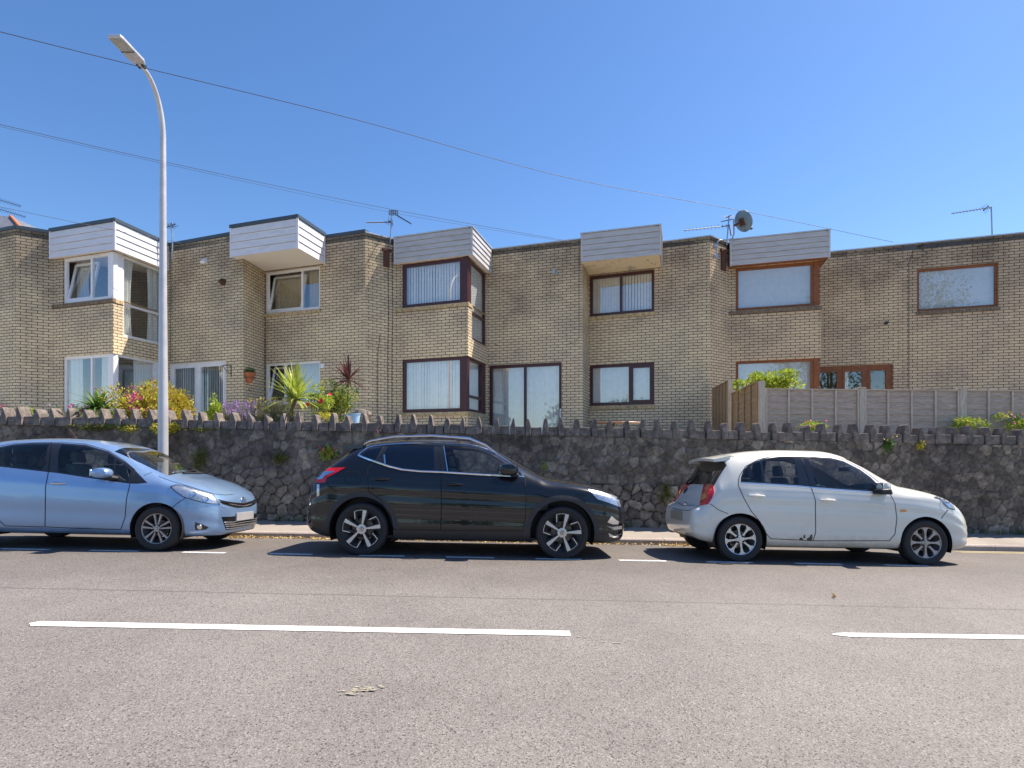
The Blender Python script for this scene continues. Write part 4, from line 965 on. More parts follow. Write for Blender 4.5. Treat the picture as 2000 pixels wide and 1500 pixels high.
# ================================================================ CARS
def m_paint(name, c, metal=0.0, rough=0.28, flake=0.0, coat=1.0, dirt=0.0):
    m, t, n, b = mat(name); co = objco(t)
    nz = noise(t, 2.2, 5, 0.6, co); r = ramp(t, nz.outputs[0], [(0.3, [x * 0.95 for x in c]), (0.7, c)])
    cc = r.outputs[0]
    if dirt:
        sx = n.new("ShaderNodeSeparateXYZ"); t.links.new(co, sx.inputs[0])
        nz2 = noise(t, 7, 6, 0.75, co)
        h = math_(t, 'SUBTRACT', math_(t, 'MULTIPLY', nz2.outputs[0], 0.45), sx.outputs[2])
        dr = ramp(t, math_(t, 'ADD', h, 0.5), [(0.35, 0.0), (0.62, dirt)]); cc = mixc(t, dr.outputs[0], cc, (0.20, 0.16, 0.11))
        t.links.new(ramp(t, dr.outputs[0], [(0.0, rough), (dirt, 0.6)]).outputs[0], b.inputs["Roughness"])
    else: b.inputs["Roughness"].default_value = rough
    geo = n.new("ShaderNodeNewGeometry")
    cc = mixc(t, geo.outputs["Backfacing"], cc, (0.20, 0.19, 0.175))
    t.links.new(cc, b.inputs["Base Color"])
    if max(c) < .05: b.inputs["Specular IOR Level"].default_value = 0.2
    b.inputs["Metallic"].default_value = metal; b.inputs["Coat Weight"].default_value = coat; b.inputs["Coat Roughness"].default_value = 0.03
    if flake:
        f = noise(t, 900, 2, 0.5, co); bump(t, b, f.outputs[0], flake, 0.002)
    return m
M['paint_black'] = m_paint('black_metallic_paint', (0.007, 0.0075, 0.010), 0.0, 0.25)
M['paint_blue'] = m_paint('silver_blue_paint', (0.24, 0.38, 0.61), 0.5, 0.28, 0.02)
M['paint_white'] = M['paint_white']
M['car_white'] = m_paint('dusty_white_paint', (0.72, 0.71, 0.64), 0.0, 0.30, 0, 0.9, 0.55)
M['chrome'] = plain('chrome', (0.75, 0.76, 0.78), 0.12, 1.0, 0.03)
M['alloy'] = plain('alloy_silver', (0.62, 0.62, 0.64), 0.28, 0.75, 0.08, 20)
M['alloy_dull'] = plain('dusty_alloy', (0.42, 0.38, 0.36), 0.45, 0.6, 0.25, 20)
M['gloss_black'] = plain('gloss_black', (0.012, 0.012, 0.014), 0.12, 0, 0.1, 6, 0.6)
M['clad'] = plain('matt_black_cladding', (0.030, 0.030, 0.034), 0.55, 0, 0.25, 25)
M['tyre'] = plain('tyre_rubber', (0.022, 0.021, 0.022), 0.75, 0, 0.3, 25)
M['disc'] = plain('brake_disc_steel', (0.16, 0.13, 0.11), 0.4, 0.8, 0.3, 30)
M['seat'] = plain('dark_seat_cloth', (0.06, 0.058, 0.056), 0.9, 0, 0.3, 40)
M['red_lamp'] = plain('red_lamp_plastic', (0.55, 0.008, 0.012), 0.12, 0, 0.25, 30, 0.8)
M['amber_lamp'] = plain('amber_lamp_plastic', (0.75, 0.30, 0.08), 0.15, 0, 0.1, 30, 0.8)
M['plate_grey'] = plain('blurred_grey_plate', (0.36, 0.36, 0.37), 0.5, 0, 0.05)
M['plate_olive'] = plain('blurred_olive_plate', (0.30, 0.29, 0.22), 0.5, 0, 0.05)
M['gap'] = plain('panel_gap', (0.008, 0.008, 0.009), 0.8)
M['grime'] = plain('dark_grime', (0.10, 0.085, 0.06), 0.8, 0, 0.8, 60)
M['beige_trim'] = plain('beige_interior', (0.22, 0.20, 0.17), 0.8)

def mono(pts):
    """monotone cubic interpolation"""
    xs = [p[0] for p in pts]; ys = [p[1] for p in pts]; n = len(xs)
    d = [(ys[i + 1] - ys[i]) / (xs[i + 1] - xs[i]) for i in range(n - 1)]
    m = [d[0]] + [0 if d[i - 1] * d[i] <= 0 else 2 * d[i - 1] * d[i] / (d[i - 1] + d[i]) for i in range(1, n - 1)] + [d[-1]]
    def f(x):
        if x <= xs[0]: return ys[0]
        if x >= xs[-1]: return ys[-1]
        for i in range(n - 1):
            if x <= xs[i + 1]:
                h = xs[i + 1] - xs[i]; t = (x - xs[i]) / h
                return ys[i] * (1 + 2 * t) * (1 - t) ** 2 + m[i] * h * t * (1 - t) ** 2 + ys[i + 1] * t * t * (3 - 2 * t) + m[i + 1] * h * t * t * (t - 1)
    return f
def inpoly(x, y, P):
    r = False; n = len(P); j = n - 1
    for i in range(n):
        if (P[i][1] > y) != (P[j][1] > y) and x < (P[j][0] - P[i][0]) * (y - P[i][1]) / (P[j][1] - P[i][1]) + P[i][0]: r = not r
        j = i
    return r
class Car:
    NL, NU = 26, 24
    def __init__(s, name, label, X0, yc, sp, roll=-0.062):
        s.sp = sp; s.W = sp['W']
        s.root = empty(name, (X0, yc, road_z(X0, yc)), (roll, -GR, 0)); tag(s.root, label, 'car')
        s.mw = Matrix.Translation(s.root.location) @ s.root.rotation_euler.to_matrix().to_4x4(); s.inv = s.mw.inverted()
        s.T = mono(sp['top']); s.B = mono(sp['bot']); s.ZB = mono(sp['belt']); s.WF = mono(sp['plan']); s.NX = mono(sp['n']); s.TU = mono(sp['tum'])
        s.hull()
    def section(s, x):
        T, b, W = s.T(x), s.B(x), s.W * s.WF(x)
        T = max(T, b + .02); zb = min(s.ZB(x), b + (T - b) * .80); n = s.NX(x); tu = s.TU(x)
        pts = [(0, b), (W * .45, b), (W * .84, b + .005)]
        h = zb - b
        def fy(q):
            base = 1 - .045 * abs(q - .56) ** 2 / .3136
            if q < .16: base -= .05 * ((.16 - q) / .16) ** 2
            base += s.sp.get('crease', 0.008) * math.exp(-((q - .86) / .055) ** 2) - .010 * math.exp(-((q - .38) / .12) ** 2) + s.sp.get('scoop', 0) * (math.exp(-((q - .80) / .05) ** 2) - math.exp(-((q - .70) / .05) ** 2) + math.exp(-((q - .24) / .07) ** 2))
            return base
        for i in range(s.NL): 
            q = i / (s.NL - 1); pts.append((W * fy(q), b + .02 * (1 - q) + h * q))
        Wb = W * fy(1)
        for i in range(1, s.NU + 1):
            a = math.pi / 2 * i / s.NU; sa, ca = math.sin(a), math.cos(a)
            zz = sa ** (2 / n); yy = max(ca, 0) ** (2 / n)
            if i == s.NU: yy = 0; zz = 1
            pts.append((Wb * yy * (1 - tu * zz), zb + (T - zb) * zz))
        return pts
    def hull(s):
        sp = s.sp; x0, x1 = sp['top'][0][0], sp['top'][-1][0]
        # stations evenly spread along the top outline
        N_ = 3000; L = [0]; px_, pz = x0, s.T(x0)
        for i in range(1, N_ + 1):
            x = x0 + (x1 - x0) * i / N_; z = s.T(x); L.append(L[-1] + math.hypot(x - px_, (z - pz) * .8)); px_, pz = x, z
        NS = 150; st = []; k = 0
        for j in range(NS + 1):
            t = L[-1] * j / NS
            while k < N_ and L[k] < t: k += 1
            st.append(x0 + (x1 - x0) * k / N_)
        for g in sp['glass_x']:
            i = min(range(len(st)), key=lambda q: abs(st[q] - g)); st[i] = g
        for i in range(1, len(st)):
            if st[i] <= st[i - 1]: st[i] = st[i - 1] + 1e-4
        s.st = st; bm = bmesh.new()
        rings = []
        for x in st:
            P = s.section(x); ring = [bm.verts.new((x, -y, z)) for y, z in P] + [bm.verts.new((x, y, z)) for y, z in P[1:-1]][::-1]
            rings.append(ring)
        m = len(rings[0]); s.uvw = bm.faces.layers.int.new('sec')
        half = 3 + s.NL + s.NU
        for a, b in zip(rings, rings[1:]):
            for q in range(m):
                q2 = (q + 1) % m; f = bm.faces.new((a[q], a[q2], b[q2], b[q]))
                qq = q if q < half - 1 else m - 1 - q
                f[s.uvw] = qq
        f = bm.faces.new(rings[0][::-1]); f[s.uvw] = 0; f = bm.faces.new(rings[-1]); f[s.uvw] = 0
        bmesh.ops.recalc_face_normals(bm, faces=bm.faces); bm.normal_update()
        ln = bm.verts.layers.float_vector.new('nrm')
        for v in bm.verts: v[ln] = v.normal
        bmesh.ops.triangulate(bm, faces=[f for f in bm.faces if len(f.verts) > 4])
        s.bm = bm; s.ln = ln
        b2 = bm.copy(); bmesh.ops.triangulate(b2, faces=b2.faces); s.bvh = BVHTree.FromBMesh(b2)
        b2.verts.ensure_lookup_table(); b2.faces.ensure_lookup_table(); l2 = b2.verts.layers.float_vector['nrm']
        s.b2 = b2; s.l2 = l2
    def snorm(s, loc, fi):
        f = s.b2.faces[fi]; ws = []
        for v in f.verts: ws.append(1.0 / (1e-5 + (v.co - loc).length))
        n = Vector((0, 0, 0))
        for v, w_ in zip(f.verts, ws): n += Vector(v[s.l2]) * w_
        return n.normalized()
    def ray(s, px, py):
        """where the sight line of a photo point meets the bodywork, in car space"""
        o = s.inv @ Vector((0, 0, CAMZ)); d = (s.inv.to_3x3() @ Vector(((px - 1000) / 1100.0, 1, (870 - py) / 1100.0))).normalized()
        h = s.bvh.ray_cast(o, d)
        if h[0] is None:
            t = (-(s.W - .06) - o.y) / d.y; p = o + d * t; h = s.bvh.find_nearest(p)
            return h[0], s.snorm(h[0], h[2]), p
        return h[0], s.snorm(h[0], h[2]), h[0]
    def xz(s, pts): return [(lambda p: (p.x, p.z))(s.ray(*q)[2]) for q in pts]
    def cut(s, poly, zmin=-9):
        bm = s.bm; n = len(poly)
        for i in range(n):
            p, q = Vector(poly[i]), Vector(poly[(i + 1) % n]); d = q - p
            if d.length < 1e-4: continue
            nr = Vector((-d.y, d.x)).normalized(); e = .004
            lo = (min(p.x, q.x) - e, min(p.y, q.y) - e); hi = (max(p.x, q.x) + e, max(p.y, q.y) + e)
            fs = []
            for f in bm.faces:
                if abs(f.normal.y) < .10 or f.calc_center_median().z < zmin: continue
                xs = [v.co.x for v in f.verts]; zs = [v.co.z for v in f.verts]
                if max(xs) < lo[0] or min(xs) > hi[0] or max(zs) < lo[1] or min(zs) > hi[1]: continue
                sd = [(v.co.x - p.x) * nr.x + (v.co.z - p.y) * nr.y for v in f.verts]
                if min(sd) > -1e-5 or max(sd) < 1e-5: continue
                fs.append(f)
            if not fs: continue
            g = list({v for f in fs for v in f.verts}) + list({e_ for f in fs for e_ in f.edges}) + fs
            bmesh.ops.bisect_plane(bm, geom=g, dist=1e-5, plane_co=(p.x, 0, p.y), plane_no=(nr.x, 0, nr.y))
            bm.normal_update()
    def split(s, groups, mats):
        """groups: fn(face)->part name; each part becomes its own mesh with the smooth normals of the whole hull"""
        bm = s.bm; byname = {}
        for f in bm.faces: byname.setdefault(groups(f), []).append(f)
        out = {}
        for nm, fs in byname.items():
            if nm is None: continue
            vs = {}; V = []; Nn = []; F = []
            for f in fs:
                idx = []
                for v in f.verts:
                    if v not in vs: vs[v] = len(V); V.append(tuple(v.co)); Nn.append(Vector(v[s.ln]).normalized())
                    idx.append(vs[v])
                F.append(idx)
            base = nm.split('|')[0]
            me = bpy.data.meshes.new(base); me.from_pydata(V, [], F); me.update(); me.materials.append(mats[nm])
            me.polygons.foreach_set('use_smooth', [True] * len(me.polygons))
            me.normals_split_custom_set_from_vertices(Nn)
            o = bpy.data.objects.new(base, me); COL.objects.link(o); o.parent = s.root; out[nm] = o
        return out
    def add(s, mb, name, m, parent=None, smooth=True): return mb.build(name, M[m] if isinstance(m, str) else m, parent or s.root, smooth)
    def mirror(s, o, parent=None):
        me = o.data.copy(); me.transform(Matrix.Scale(-1, 4, (0, 1, 0))); me.flip_normals()
        c = bpy.data.objects.new(o.name.split('.')[0], me); COL.objects.link(c); c.parent = parent or o.parent; return c
    def patch(s, name, pxs, m, off=.004, depth=.015, step=4.0, parent=None, mir=True, smooth=True):
        bm = bmesh.new(); f = bm.faces.new([bm.verts.new((x, y, 0)) for x, y in pxs])
        xs = [p[0] for p in pxs]; ys = [p[1] for p in pxs]
        for ax, lo, hi in ((0, min(xs), max(xs)), (1, min(ys), max(ys))):
            k = lo + step
            while k < hi - .5:
                co = [0, 0, 0]; co[ax] = k; no = [0, 0, 0]; no[ax] = 1
                bmesh.ops.bisect_plane(bm, geom=bm.verts[:] + bm.edges[:] + bm.faces[:], dist=1e-4, plane_co=co, plane_no=no); k += step
        nn = {}
        for v in bm.verts:
            p, n, _ = s.ray(v.co.x, v.co.y); nn[v] = n; v.co = p + n * off
        bd = [e for e in bm.edges if e.is_boundary]
        r = bmesh.ops.extrude_edge_only(bm, edges=bd)
        for v in [g for g in r['geom'] if isinstance(g, bmesh.types.BMVert)]:
            h = s.bvh.find_nearest(v.co); v.co = v.co - s.snorm(h[0], h[2]) * (off + depth)
        bmesh.ops.recalc_face_normals(bm, faces=bm.faces)
        me = bpy.data.meshes.new(name); bm.to_mesh(me); bm.free(); me.materials.append(M[m] if isinstance(m, str) else m)
        me.polygons.foreach_set('use_smooth', [smooth] * len(me.polygons))
        if smooth: me.set_sharp_from_angle(angle=R(35))
        o = bpy.data.objects.new(name, me); COL.objects.link(o); o.parent = parent or s.root
        if mir: s.mirror(o)
        return o
    def strip(s, pxs, w, m='gap', off=.0025, name='panel_gap', parent=None, thick=0, mb=None):
        P = []
        for a, b in zip(pxs, pxs[1:]):
            k = max(1, int(math.hypot(b[0] - a[0], b[1] - a[1]) / 3))
            for i in range(k): P.append((a[0] + (b[0] - a[0]) * i / k, a[1] + (b[1] - a[1]) * i / k))
        P.append(pxs[-1]); H = [s.ray(*p)[:2] for p in P]; own = mb is None; mb = mb or MB(); pr = None
        for i, (p, n) in enumerate(H):
            t = (H[min(i + 1, len(H) - 1)][0] - H[max(i - 1, 0)][0])
            if t.length < 1e-6: continue
            sd = t.normalized().cross(n).normalized() * w / 2
            cur = (p + n * off - sd, p + n * (off + thick) , p + n * off + sd)
            if pr:
                if thick: mb.quad(pr[0], pr[1], cur[1], cur[0]); mb.quad(pr[1], pr[2], cur[2], cur[1])
                else: mb.quad(pr[0], pr[2], cur[2], cur[0])
            pr = cur
        if own: return mb.build(name, M[m], parent or s.root, False)
        return mb
    # ---- wheels
    def wheel(s, x, side, r, rim_r, width, style, steer=0, dull=False, rot=0, yin=0.0):
        y0 = side * (s.W - yin); cz = r * .985
        def fn(a, b, h): return (x + a, y0 - side * h, cz + b)     # h = depth inwards from the outer face
        k = rim_r; rr = r
        mb = MB(); mb.lathe([(k * .62, .10), (k * .97, .03), (k * .97, width - .02), (k * .6, width - .02)], fn, 40)
        wh = s.add(mb, 'wheel', 'black_plastic')
        prof = [(k - .004, .012), (k + .008, .006), (k + (rr - k) * .35, -.006), (k + (rr - k) * .75, .002), (rr - .012, .018), (rr, .04), (rr, width - .035), (rr - .015, width - .01), (k + .01, width), (k - .004, width - .01)]
        mb = MB(); mb.lathe(prof, fn, 56); s.add(mb, 'tyre', 'tyre', wh)
        # tread blocks read as fine grooves
        mb = MB()
        for q in range(4):
            h = .055 + q * (width - .11) / 3; mb.lathe([(rr + .0012, h - .004), (rr + .0012, h + .004)], fn, 56)
        s.add(mb, 'tread_groove', 'gap', wh)
        mb = MB(); mb.lathe([(.03, .105), (k * .55, .105), (k * .55, .12), (.03, .12)], fn, 32, True); s.add(mb, 'brake_disc', 'disc', wh)
        al = 'alloy_dull' if dull else 'alloy'
        mb = MB()
        lip = [(k * .985, .010), (k, .006), (k, .02), (k * .955, .028), (k * .955, .018)]
        if style != 'blade': mb.lathe([(k * .94, .020), (k * .955, .012), (k * .995, .008), (k * .995, .022), (k * .94, .05)], fn, 56)
        def spoke(poly, h0=.016, h1=.05, mbx=None):
            (mbx or mb).prism(poly, fn, h0, h1)
        def pol(rad, ang): return (rad * math.cos(R(ang)), rad * math.sin(R(ang)))
        dark = MB()
        if style == 'blade':
            for q in range(5):
                a = rot + q * 72
                spoke([pol(k * .20, a - 9), pol(k * .20, a + 9), pol(k * .965, a + 6.5), pol(k * .965, a - 5.5)], .010, .04)
                spoke([pol(k * .965, a + 8)] + [pol(k * .965, a + 8 + 5 * j) for j in range(1, 6)] + [pol(k * .942, a + 33), pol(k * .945, a + 20), pol(k * .942, a + 8)], .014, .035)
                spoke([pol(k * .965, a + 31), pol(k * .965, a + 34), pol(k * .60, a + 46), pol(k * .60, a + 42)], .014, .035)
                dark.prism([pol(k * .12, a - 24), pol(k * .12, a + 24), pol(k * .93, a + 11), pol(k * .93, a - 12)], fn, .032, .06)
                dark.prism([pol(k * .45, a + 36), pol(k * .45, a + 52), pol(k * .93, a + 40), pol(k * .93, a + 28)], fn, .036, .06)
            dark.lathe([(k * .97, .004), (k, .006), (k, .02), (k * .96, .03)], fn, 48)
            s.add(dark, 'spoke_back', 'black_plastic', wh, False)
        elif style == 'eight':
            for q in range(8):
                a = rot + q * 45
                pts = [pol(k * .16, a - 26), pol(k * .30, a - 12), pol(k * .55, a - 5.5), pol(k * .80, a - 6.5), pol(k * .955, a - 13), pol(k * .955, a), pol(k * .955, a + 13), pol(k * .80, a + 6.5), pol(k * .55, a + 5.5), pol(k * .30, a + 12), pol(k * .16, a + 26)]
                spoke(pts, .018, .05)
        else:
            for q in range(5):
                for dd in (-13.5, 13.5):
                    a = rot + q * 72
                    c0, c1 = a + dd * 1.35, a + dd
                    spoke([pol(k * .20, c0 - 13), pol(k * .20, c0 + 13), pol(k * .62, c1 + 4.6), pol(k * .955, c1 + 4.2), pol(k * .955, c1 - 4.2), pol(k * .62, c1 - 4.6)], .018, .05)
        mb.lathe([(0, .010), (k * .24, .013), (k * .26, .05)], fn, 24)
        rim = s.add(mb, 'rim', al, wh); rim.data.set_sharp_from_angle(angle=R(30))
        mb = MB(); mb.lathe([(0, .004), (k * .10, .005), (k * .115, .012)], fn, 20); hc = s.add(mb, 'hub_cap', 'gloss_black' if style == 'blade' else al, wh)
        mb = MB()
        if style == 'blade':
            mb.lathe([(k * .062, .003), (k * .085, .003)], fn, 20); mb.quad(fn(-k * .09, -k * .014, .0025), fn(k * .09, -k * .014, .0025), fn(k * .09, k * .014, .0025), fn(-k * .09, k * .014, .0025)); s.add(mb, 'wheel_emblem', 'chrome', wh, False)
        else:
            nl = 4 if style == 'eight' else 5
            for q in range(nl):
                c = pol(k * .235 if style == 'eight' else k * .25, rot + (45 + q * 90 if style == 'eight' else 36 + q * 72))
                mb.lathe([(0, .0075), (.013, .0075), (.013, .02)], lambda a, b, h, c=c: fn(c[0] + a, c[1] + b, h), 10)
            s.add(mb, 'wheel_nut', 'gap', wh, False)
        return wh
    def arch(s, x, z, ra):
        for side in (-1, 1):
            mb = MB(); n = 26; yo, yi = side * (s.W - .03), side * (s.W - .34)
            pts = [(x + ra * math.cos(math.pi * (i / n * 1.24 - .12)), z + ra * math.sin(math.pi * (i / n * 1.24 - .12))) for i in range(n + 1)]
            for a, b in zip(pts, pts[1:]): mb.quad((a[0], yo, a[1]), (b[0], yo, b[1]), (b[0], yi, b[1]), (a[0], yi, a[1]))
            for a, b in zip(pts, pts[1:]): mb.tri((a[0], yi, a[1]), (b[0], yi, b[1]), (x, yi, z))
            s.add(mb, 'wheel_arch_liner', 'black_plastic', None, False)
    def interior(s, xs, seat_z, wheel_x, light='seat'):
        W = s.W
        def seat(cx, cy, w_, h, nm='seat', tilt=.22):
            mb = MB()
            mb.hexa([(cx - .02, cy - w_, seat_z - .12), (cx + .48, cy - w_, seat_z - .10), (cx + .48, cy + w_, seat_z - .10), (cx - .02, cy + w_, seat_z - .12), (cx - .02, cy - w_ * .95, seat_z + .02), (cx + .50, cy - w_ * .95, seat_z + .06), (cx + .50, cy + w_ * .95, seat_z + .06), (cx - .02, cy + w_ * .95, seat_z + .02)])
            mb.hexa([(cx - .06, cy - w_, seat_z), (cx + .08, cy - w_, seat_z), (cx + .08, cy + w_, seat_z), (cx - .06, cy + w_, seat_z), (cx - .06 - h * tilt - .02, cy - w_ * .8, seat_z + h), (cx + .03 - h * tilt, cy - w_ * .8, seat_z + h), (cx + .03 - h * tilt, cy + w_ * .8, seat_z + h), (cx - .06 - h * tilt - .02, cy + w_ * .8, seat_z + h)])
            o = s.add(mb, nm, light); bv = o.modifiers.new('b', 'BEVEL'); bv.width = .035; bv.segments = 3
            for hy in ([cy] if w_ < .4 else [cy - w_ * .6, cy + w_ * .6]):
                hb = MB(); hx = cx - h * tilt - .03
                hb.hexa([(hx - .045, hy - .12, seat_z + h + .02), (hx + .045, hy - .12, seat_z + h + .02), (hx + .045, hy + .12, seat_z + h + .02), (hx - .045, hy + .12, seat_z + h + .02), (hx - .06, hy - .09, seat_z + h + .18), (hx + .02, hy - .09, seat_z + h + .18), (hx + .02, hy + .09, seat_z + h + .18), (hx - .06, hy + .09, seat_z + h + .18)])
                q = s.add(hb, 'headrest', light, o); bv = q.modifiers.new('b', 'BEVEL'); bv.width = .03; bv.segments = 3
        seat(xs[0], -W * .43, .24, .56); seat(xs[0], W * .43, .24, .56); seat(xs[1], 0, W * .72, .52, 'rear_bench')
        mb = MB(); x = wheel_x; zb = s.ZB(x) - .02; z0 = min(zb, s.T(x + .45) - .06)
        mb.hexa([(x + .12, -W * .84, z0 - .35), (x + .75, -W * .84, z0 - .35), (x + .75, W * .84, z0 - .35), (x + .12, W * .84, z0 - .35), (x + .16, -W * .84, z0 - .02), (x + .72, -W * .80, z0 - .06), (x + .72, W * .80, z0 - .06), (x + .16, W * .84, z0 - .02)])
        o = s.add(mb, 'dashboard', 'black_plastic'); bv = o.modifiers.new('b', 'BEVEL'); bv.width = .04; bv.segments = 3
        mb = MB(); c = Vector((x, -(-W * .43), z0 - .06)); ax = Vector((-.9, 0, .42)).normalized(); u = Vector((0, 1, 0)); v = ax.cross(u)
        pts = [c + (u * math.cos(t) + v * math.sin(t)) * .185 for t in [2 * math.pi * k / 24 for k in range(25)]]
        mb.tube(pts, .016, 6, False); mb.tube([c, c - ax * .18], .03, 6); mb.tube([c - u * .18, c + u * .18], .014, 6); mb.tube([c, c - v * .18], .014, 6); s.add(mb, 'steering_wheel', 'black_plastic')
        mb = MB(); mb.tube([(x + .22, 0, s.T(x + .05) - .10), (x + .22, 0, s.T(x + .05) - .04)], .008, 6); mb.box(x + .20, x + .225, -.12, .12, s.T(x + .05) - .16, s.T(x + .05) - .10); s.add(mb, 'rear_view_mirror', 'black_plastic', None, False)
        mb = MB(); mb.box(s.sp['floor'][0], s.sp['floor'][1], -W * .86, W * .86, s.B(0) + .03, s.B(0) + .06); s.add(mb, 'cabin_floor', 'seat', None, False)
    def mirror_part(s, px, py, sx, sz, m, dy=.13):
        """door mirror: rounded shell on a stalk"""
        p, n, _ = s.ray(px, py)
        for side in (-1, 1):
            c = Vector((p.x, side * (abs(p.y) + dy), p.z)); mb = MB(); R_ = []
            K = 9; NN = 16
            for i in range(K + 1):
                t = i / K; w_ = math.sqrt(max(0, 1 - (2 * t - 1) ** 2)) ** .55
                for q in range(NN):
                    a = 2 * math.pi * q / NN; ca, sa = math.cos(a), math.sin(a)
                    e = lambda v_: math.copysign(abs(v_) ** .75, v_)
                    mb.v.append((c.x + (sx * .5) * e(ca) * w_ * (1 - .1 * sa), c.y + side * (t - .5) * .20, c.z + (sz * .5) * e(sa) * w_))
            for i in range(K):
                for q in range(NN):
                    q2 = (q + 1) % NN; mb.f.append((i * NN + q, i * NN + q2, (i + 1) * NN + q2, (i + 1) * NN + q))
            o = s.add(mb, 'door_mirror', m)
            mb = MB(); mb.tube([c + Vector((sx * .2, 0, -sz * .35)), Vector((p.x + sx * .55, side * abs(p.y) * .99, p.z - sz * .55))], [.035, .03], 8)
            mb.prism([(p.x + sx * .25, p.z - sz * .75), (p.x + sx * .95, p.z - sz * .75), (p.x + sx * .55, p.z - sz * .25)], lambda a, b, h: (a, side * (abs(p.y) - .01 + h), b), 0, .03)
            s.add(mb, 'mirror_base', 'black_plastic', o)
            mb = MB(); mb.prism([(-.09, -.055), (.09, -.055), (.09, .055), (-.09, .055)], lambda a, b, h: (c.x - sx * .40 - h, c.y + a * .85, c.z + b * sz / .16), 0, .004); s.add(mb, 'mirror_glass', 'chrome', o, False)
    def handle(s, px, py, L, m, m2=None, tilt=0):
        p, n, _ = s.ray(px, py)
        for side in (-1, 1):
            mb = MB(); yy = abs(p.y)
            pts = [Vector((p.x - L / 2 + L * k / 8, side * (yy + .006 + .030 * math.sin(math.pi * k / 8) ** .6), p.z + tilt * (k / 8 - .5))) for k in range(9)]
            mb.tube(pts, [.010, .014, .017, .018, .018, .018, .017, .014, .010], 8); o = s.add(mb, 'door_handle', m)
            mb = MB(); 
            mb.lathe([(0, .0), (.030, .001), (.042, .006)], lambda a, b, h: (p.x + a * 1.25 , side * (yy + .0035 - h), p.z + b * .85), 18); s.add(mb, 'handle_recess', m2 or 'gap', o)
def circ(x, z, r, n=36): return [(x + r * math.cos(2 * math.pi * i / n), z + r * math.sin(2 * math.pi * i / n)) for i in range(n)]

def build_car(kind, car, P):
    """P: px polygons: dlo, panes, doors ; cuts and splits the bodywork"""
    sp = car.sp; hubs = sp['hubs']; ra = sp['ra']; rz = sp['rz']
    dlo = car.xz(P['dlo']); panes = [car.xz(q) for q in P['panes']]; doors = [car.xz(q) for q in P['doors']]
    for poly in [dlo] + panes + doors: car.cut(poly)
    arcs = [circ(h, rz, ra) for h in hubs]
    for a in arcs: car.cut(a)
    clad = []
    if 'clad' in sp:
        clad = [circ(h, rz, sp['clad'][0]) for h in hubs]
        for a in clad: car.cut(a)
        car.cut([(-3, sp['clad'][1]), (3, sp['clad'][1]), (3, 3), (-3, 3)])
    car.bm.faces.ensure_lookup_table(); sec = car.bm.faces.layers.int['sec']
    x1, x2, x3, x4 = sp['glass_x']; jg, jr = sp['glass_j']; base = 3 + car.NL
    W = car.W
    def grp(f):
        c = f.calc_center_median(); q = f[sec]; side = 'R' if c.y < 0 else 'L'
        lat = abs(f.normal.y) > .10
        if abs(c.y) > W - .40 and c.z < 1.0:
            for h in hubs:
                if math.hypot(c.x - h, c.z - rz) < ra - .002: return None
        if lat and c.z > .2:
            for i, pn in enumerate(panes):
                if inpoly(c.x, c.z, pn): return 'side_window|%d%s' % (i, side)
            if inpoly(c.x, c.z, dlo): return 'window_surround|' + side
        if q >= base + jg and x3 < c.x < x4 and c.z > car.ZB(c.x) - .15: return 'windscreen'
        if q >= base + jr and x1 < c.x < x2: return 'rear_window'
        if clad and lat:
            if c.z < sp['clad'][1]: return 'lower_cladding|' + side
            for h in hubs:
                if math.hypot(c.x - h, c.z - rz) < sp['clad'][0]: return 'wheel_arch_trim|%s%s' % (side, 'F' if c.x > 0 else 'B')
        if lat:
            for i, dr in enumerate(doors):
                if inpoly(c.x, c.z, dr): return 'door|%d%s' % (i, side)
        if c.z < car.B(c.x) + .01 and abs(f.normal.z) > .8: return 'underbody'
        return 'body'
    names = set(grp(f) for f in car.bm.faces) - {None}
    mm = {}
    for nme in names:
        b = nme.split('|')[0]
        if b == 'side_window': mm[nme] = M['car_glass_dark'] if int(nme.split('|')[1][0]) in sp.get('tinted', ()) else M['car_glass']
        elif b == 'rear_window': mm[nme] = M['car_glass_dark']
        elif b == 'windscreen': mm[nme] = M['car_glass']
        elif b in ('body', 'door'): mm[nme] = sp['paint']
        elif b == 'window_surround': mm[nme] = M['gloss_black']
        else: mm[nme] = M['clad']
    parts = car.split(grp, mm)
    for h in hubs: car.arch(h, rz, ra)
    for dr in P['doors']: car.strip(dr + [dr[0]], .009)
    for ln_ in P.get('lines', ()): car.strip(ln_, .008)
    return parts

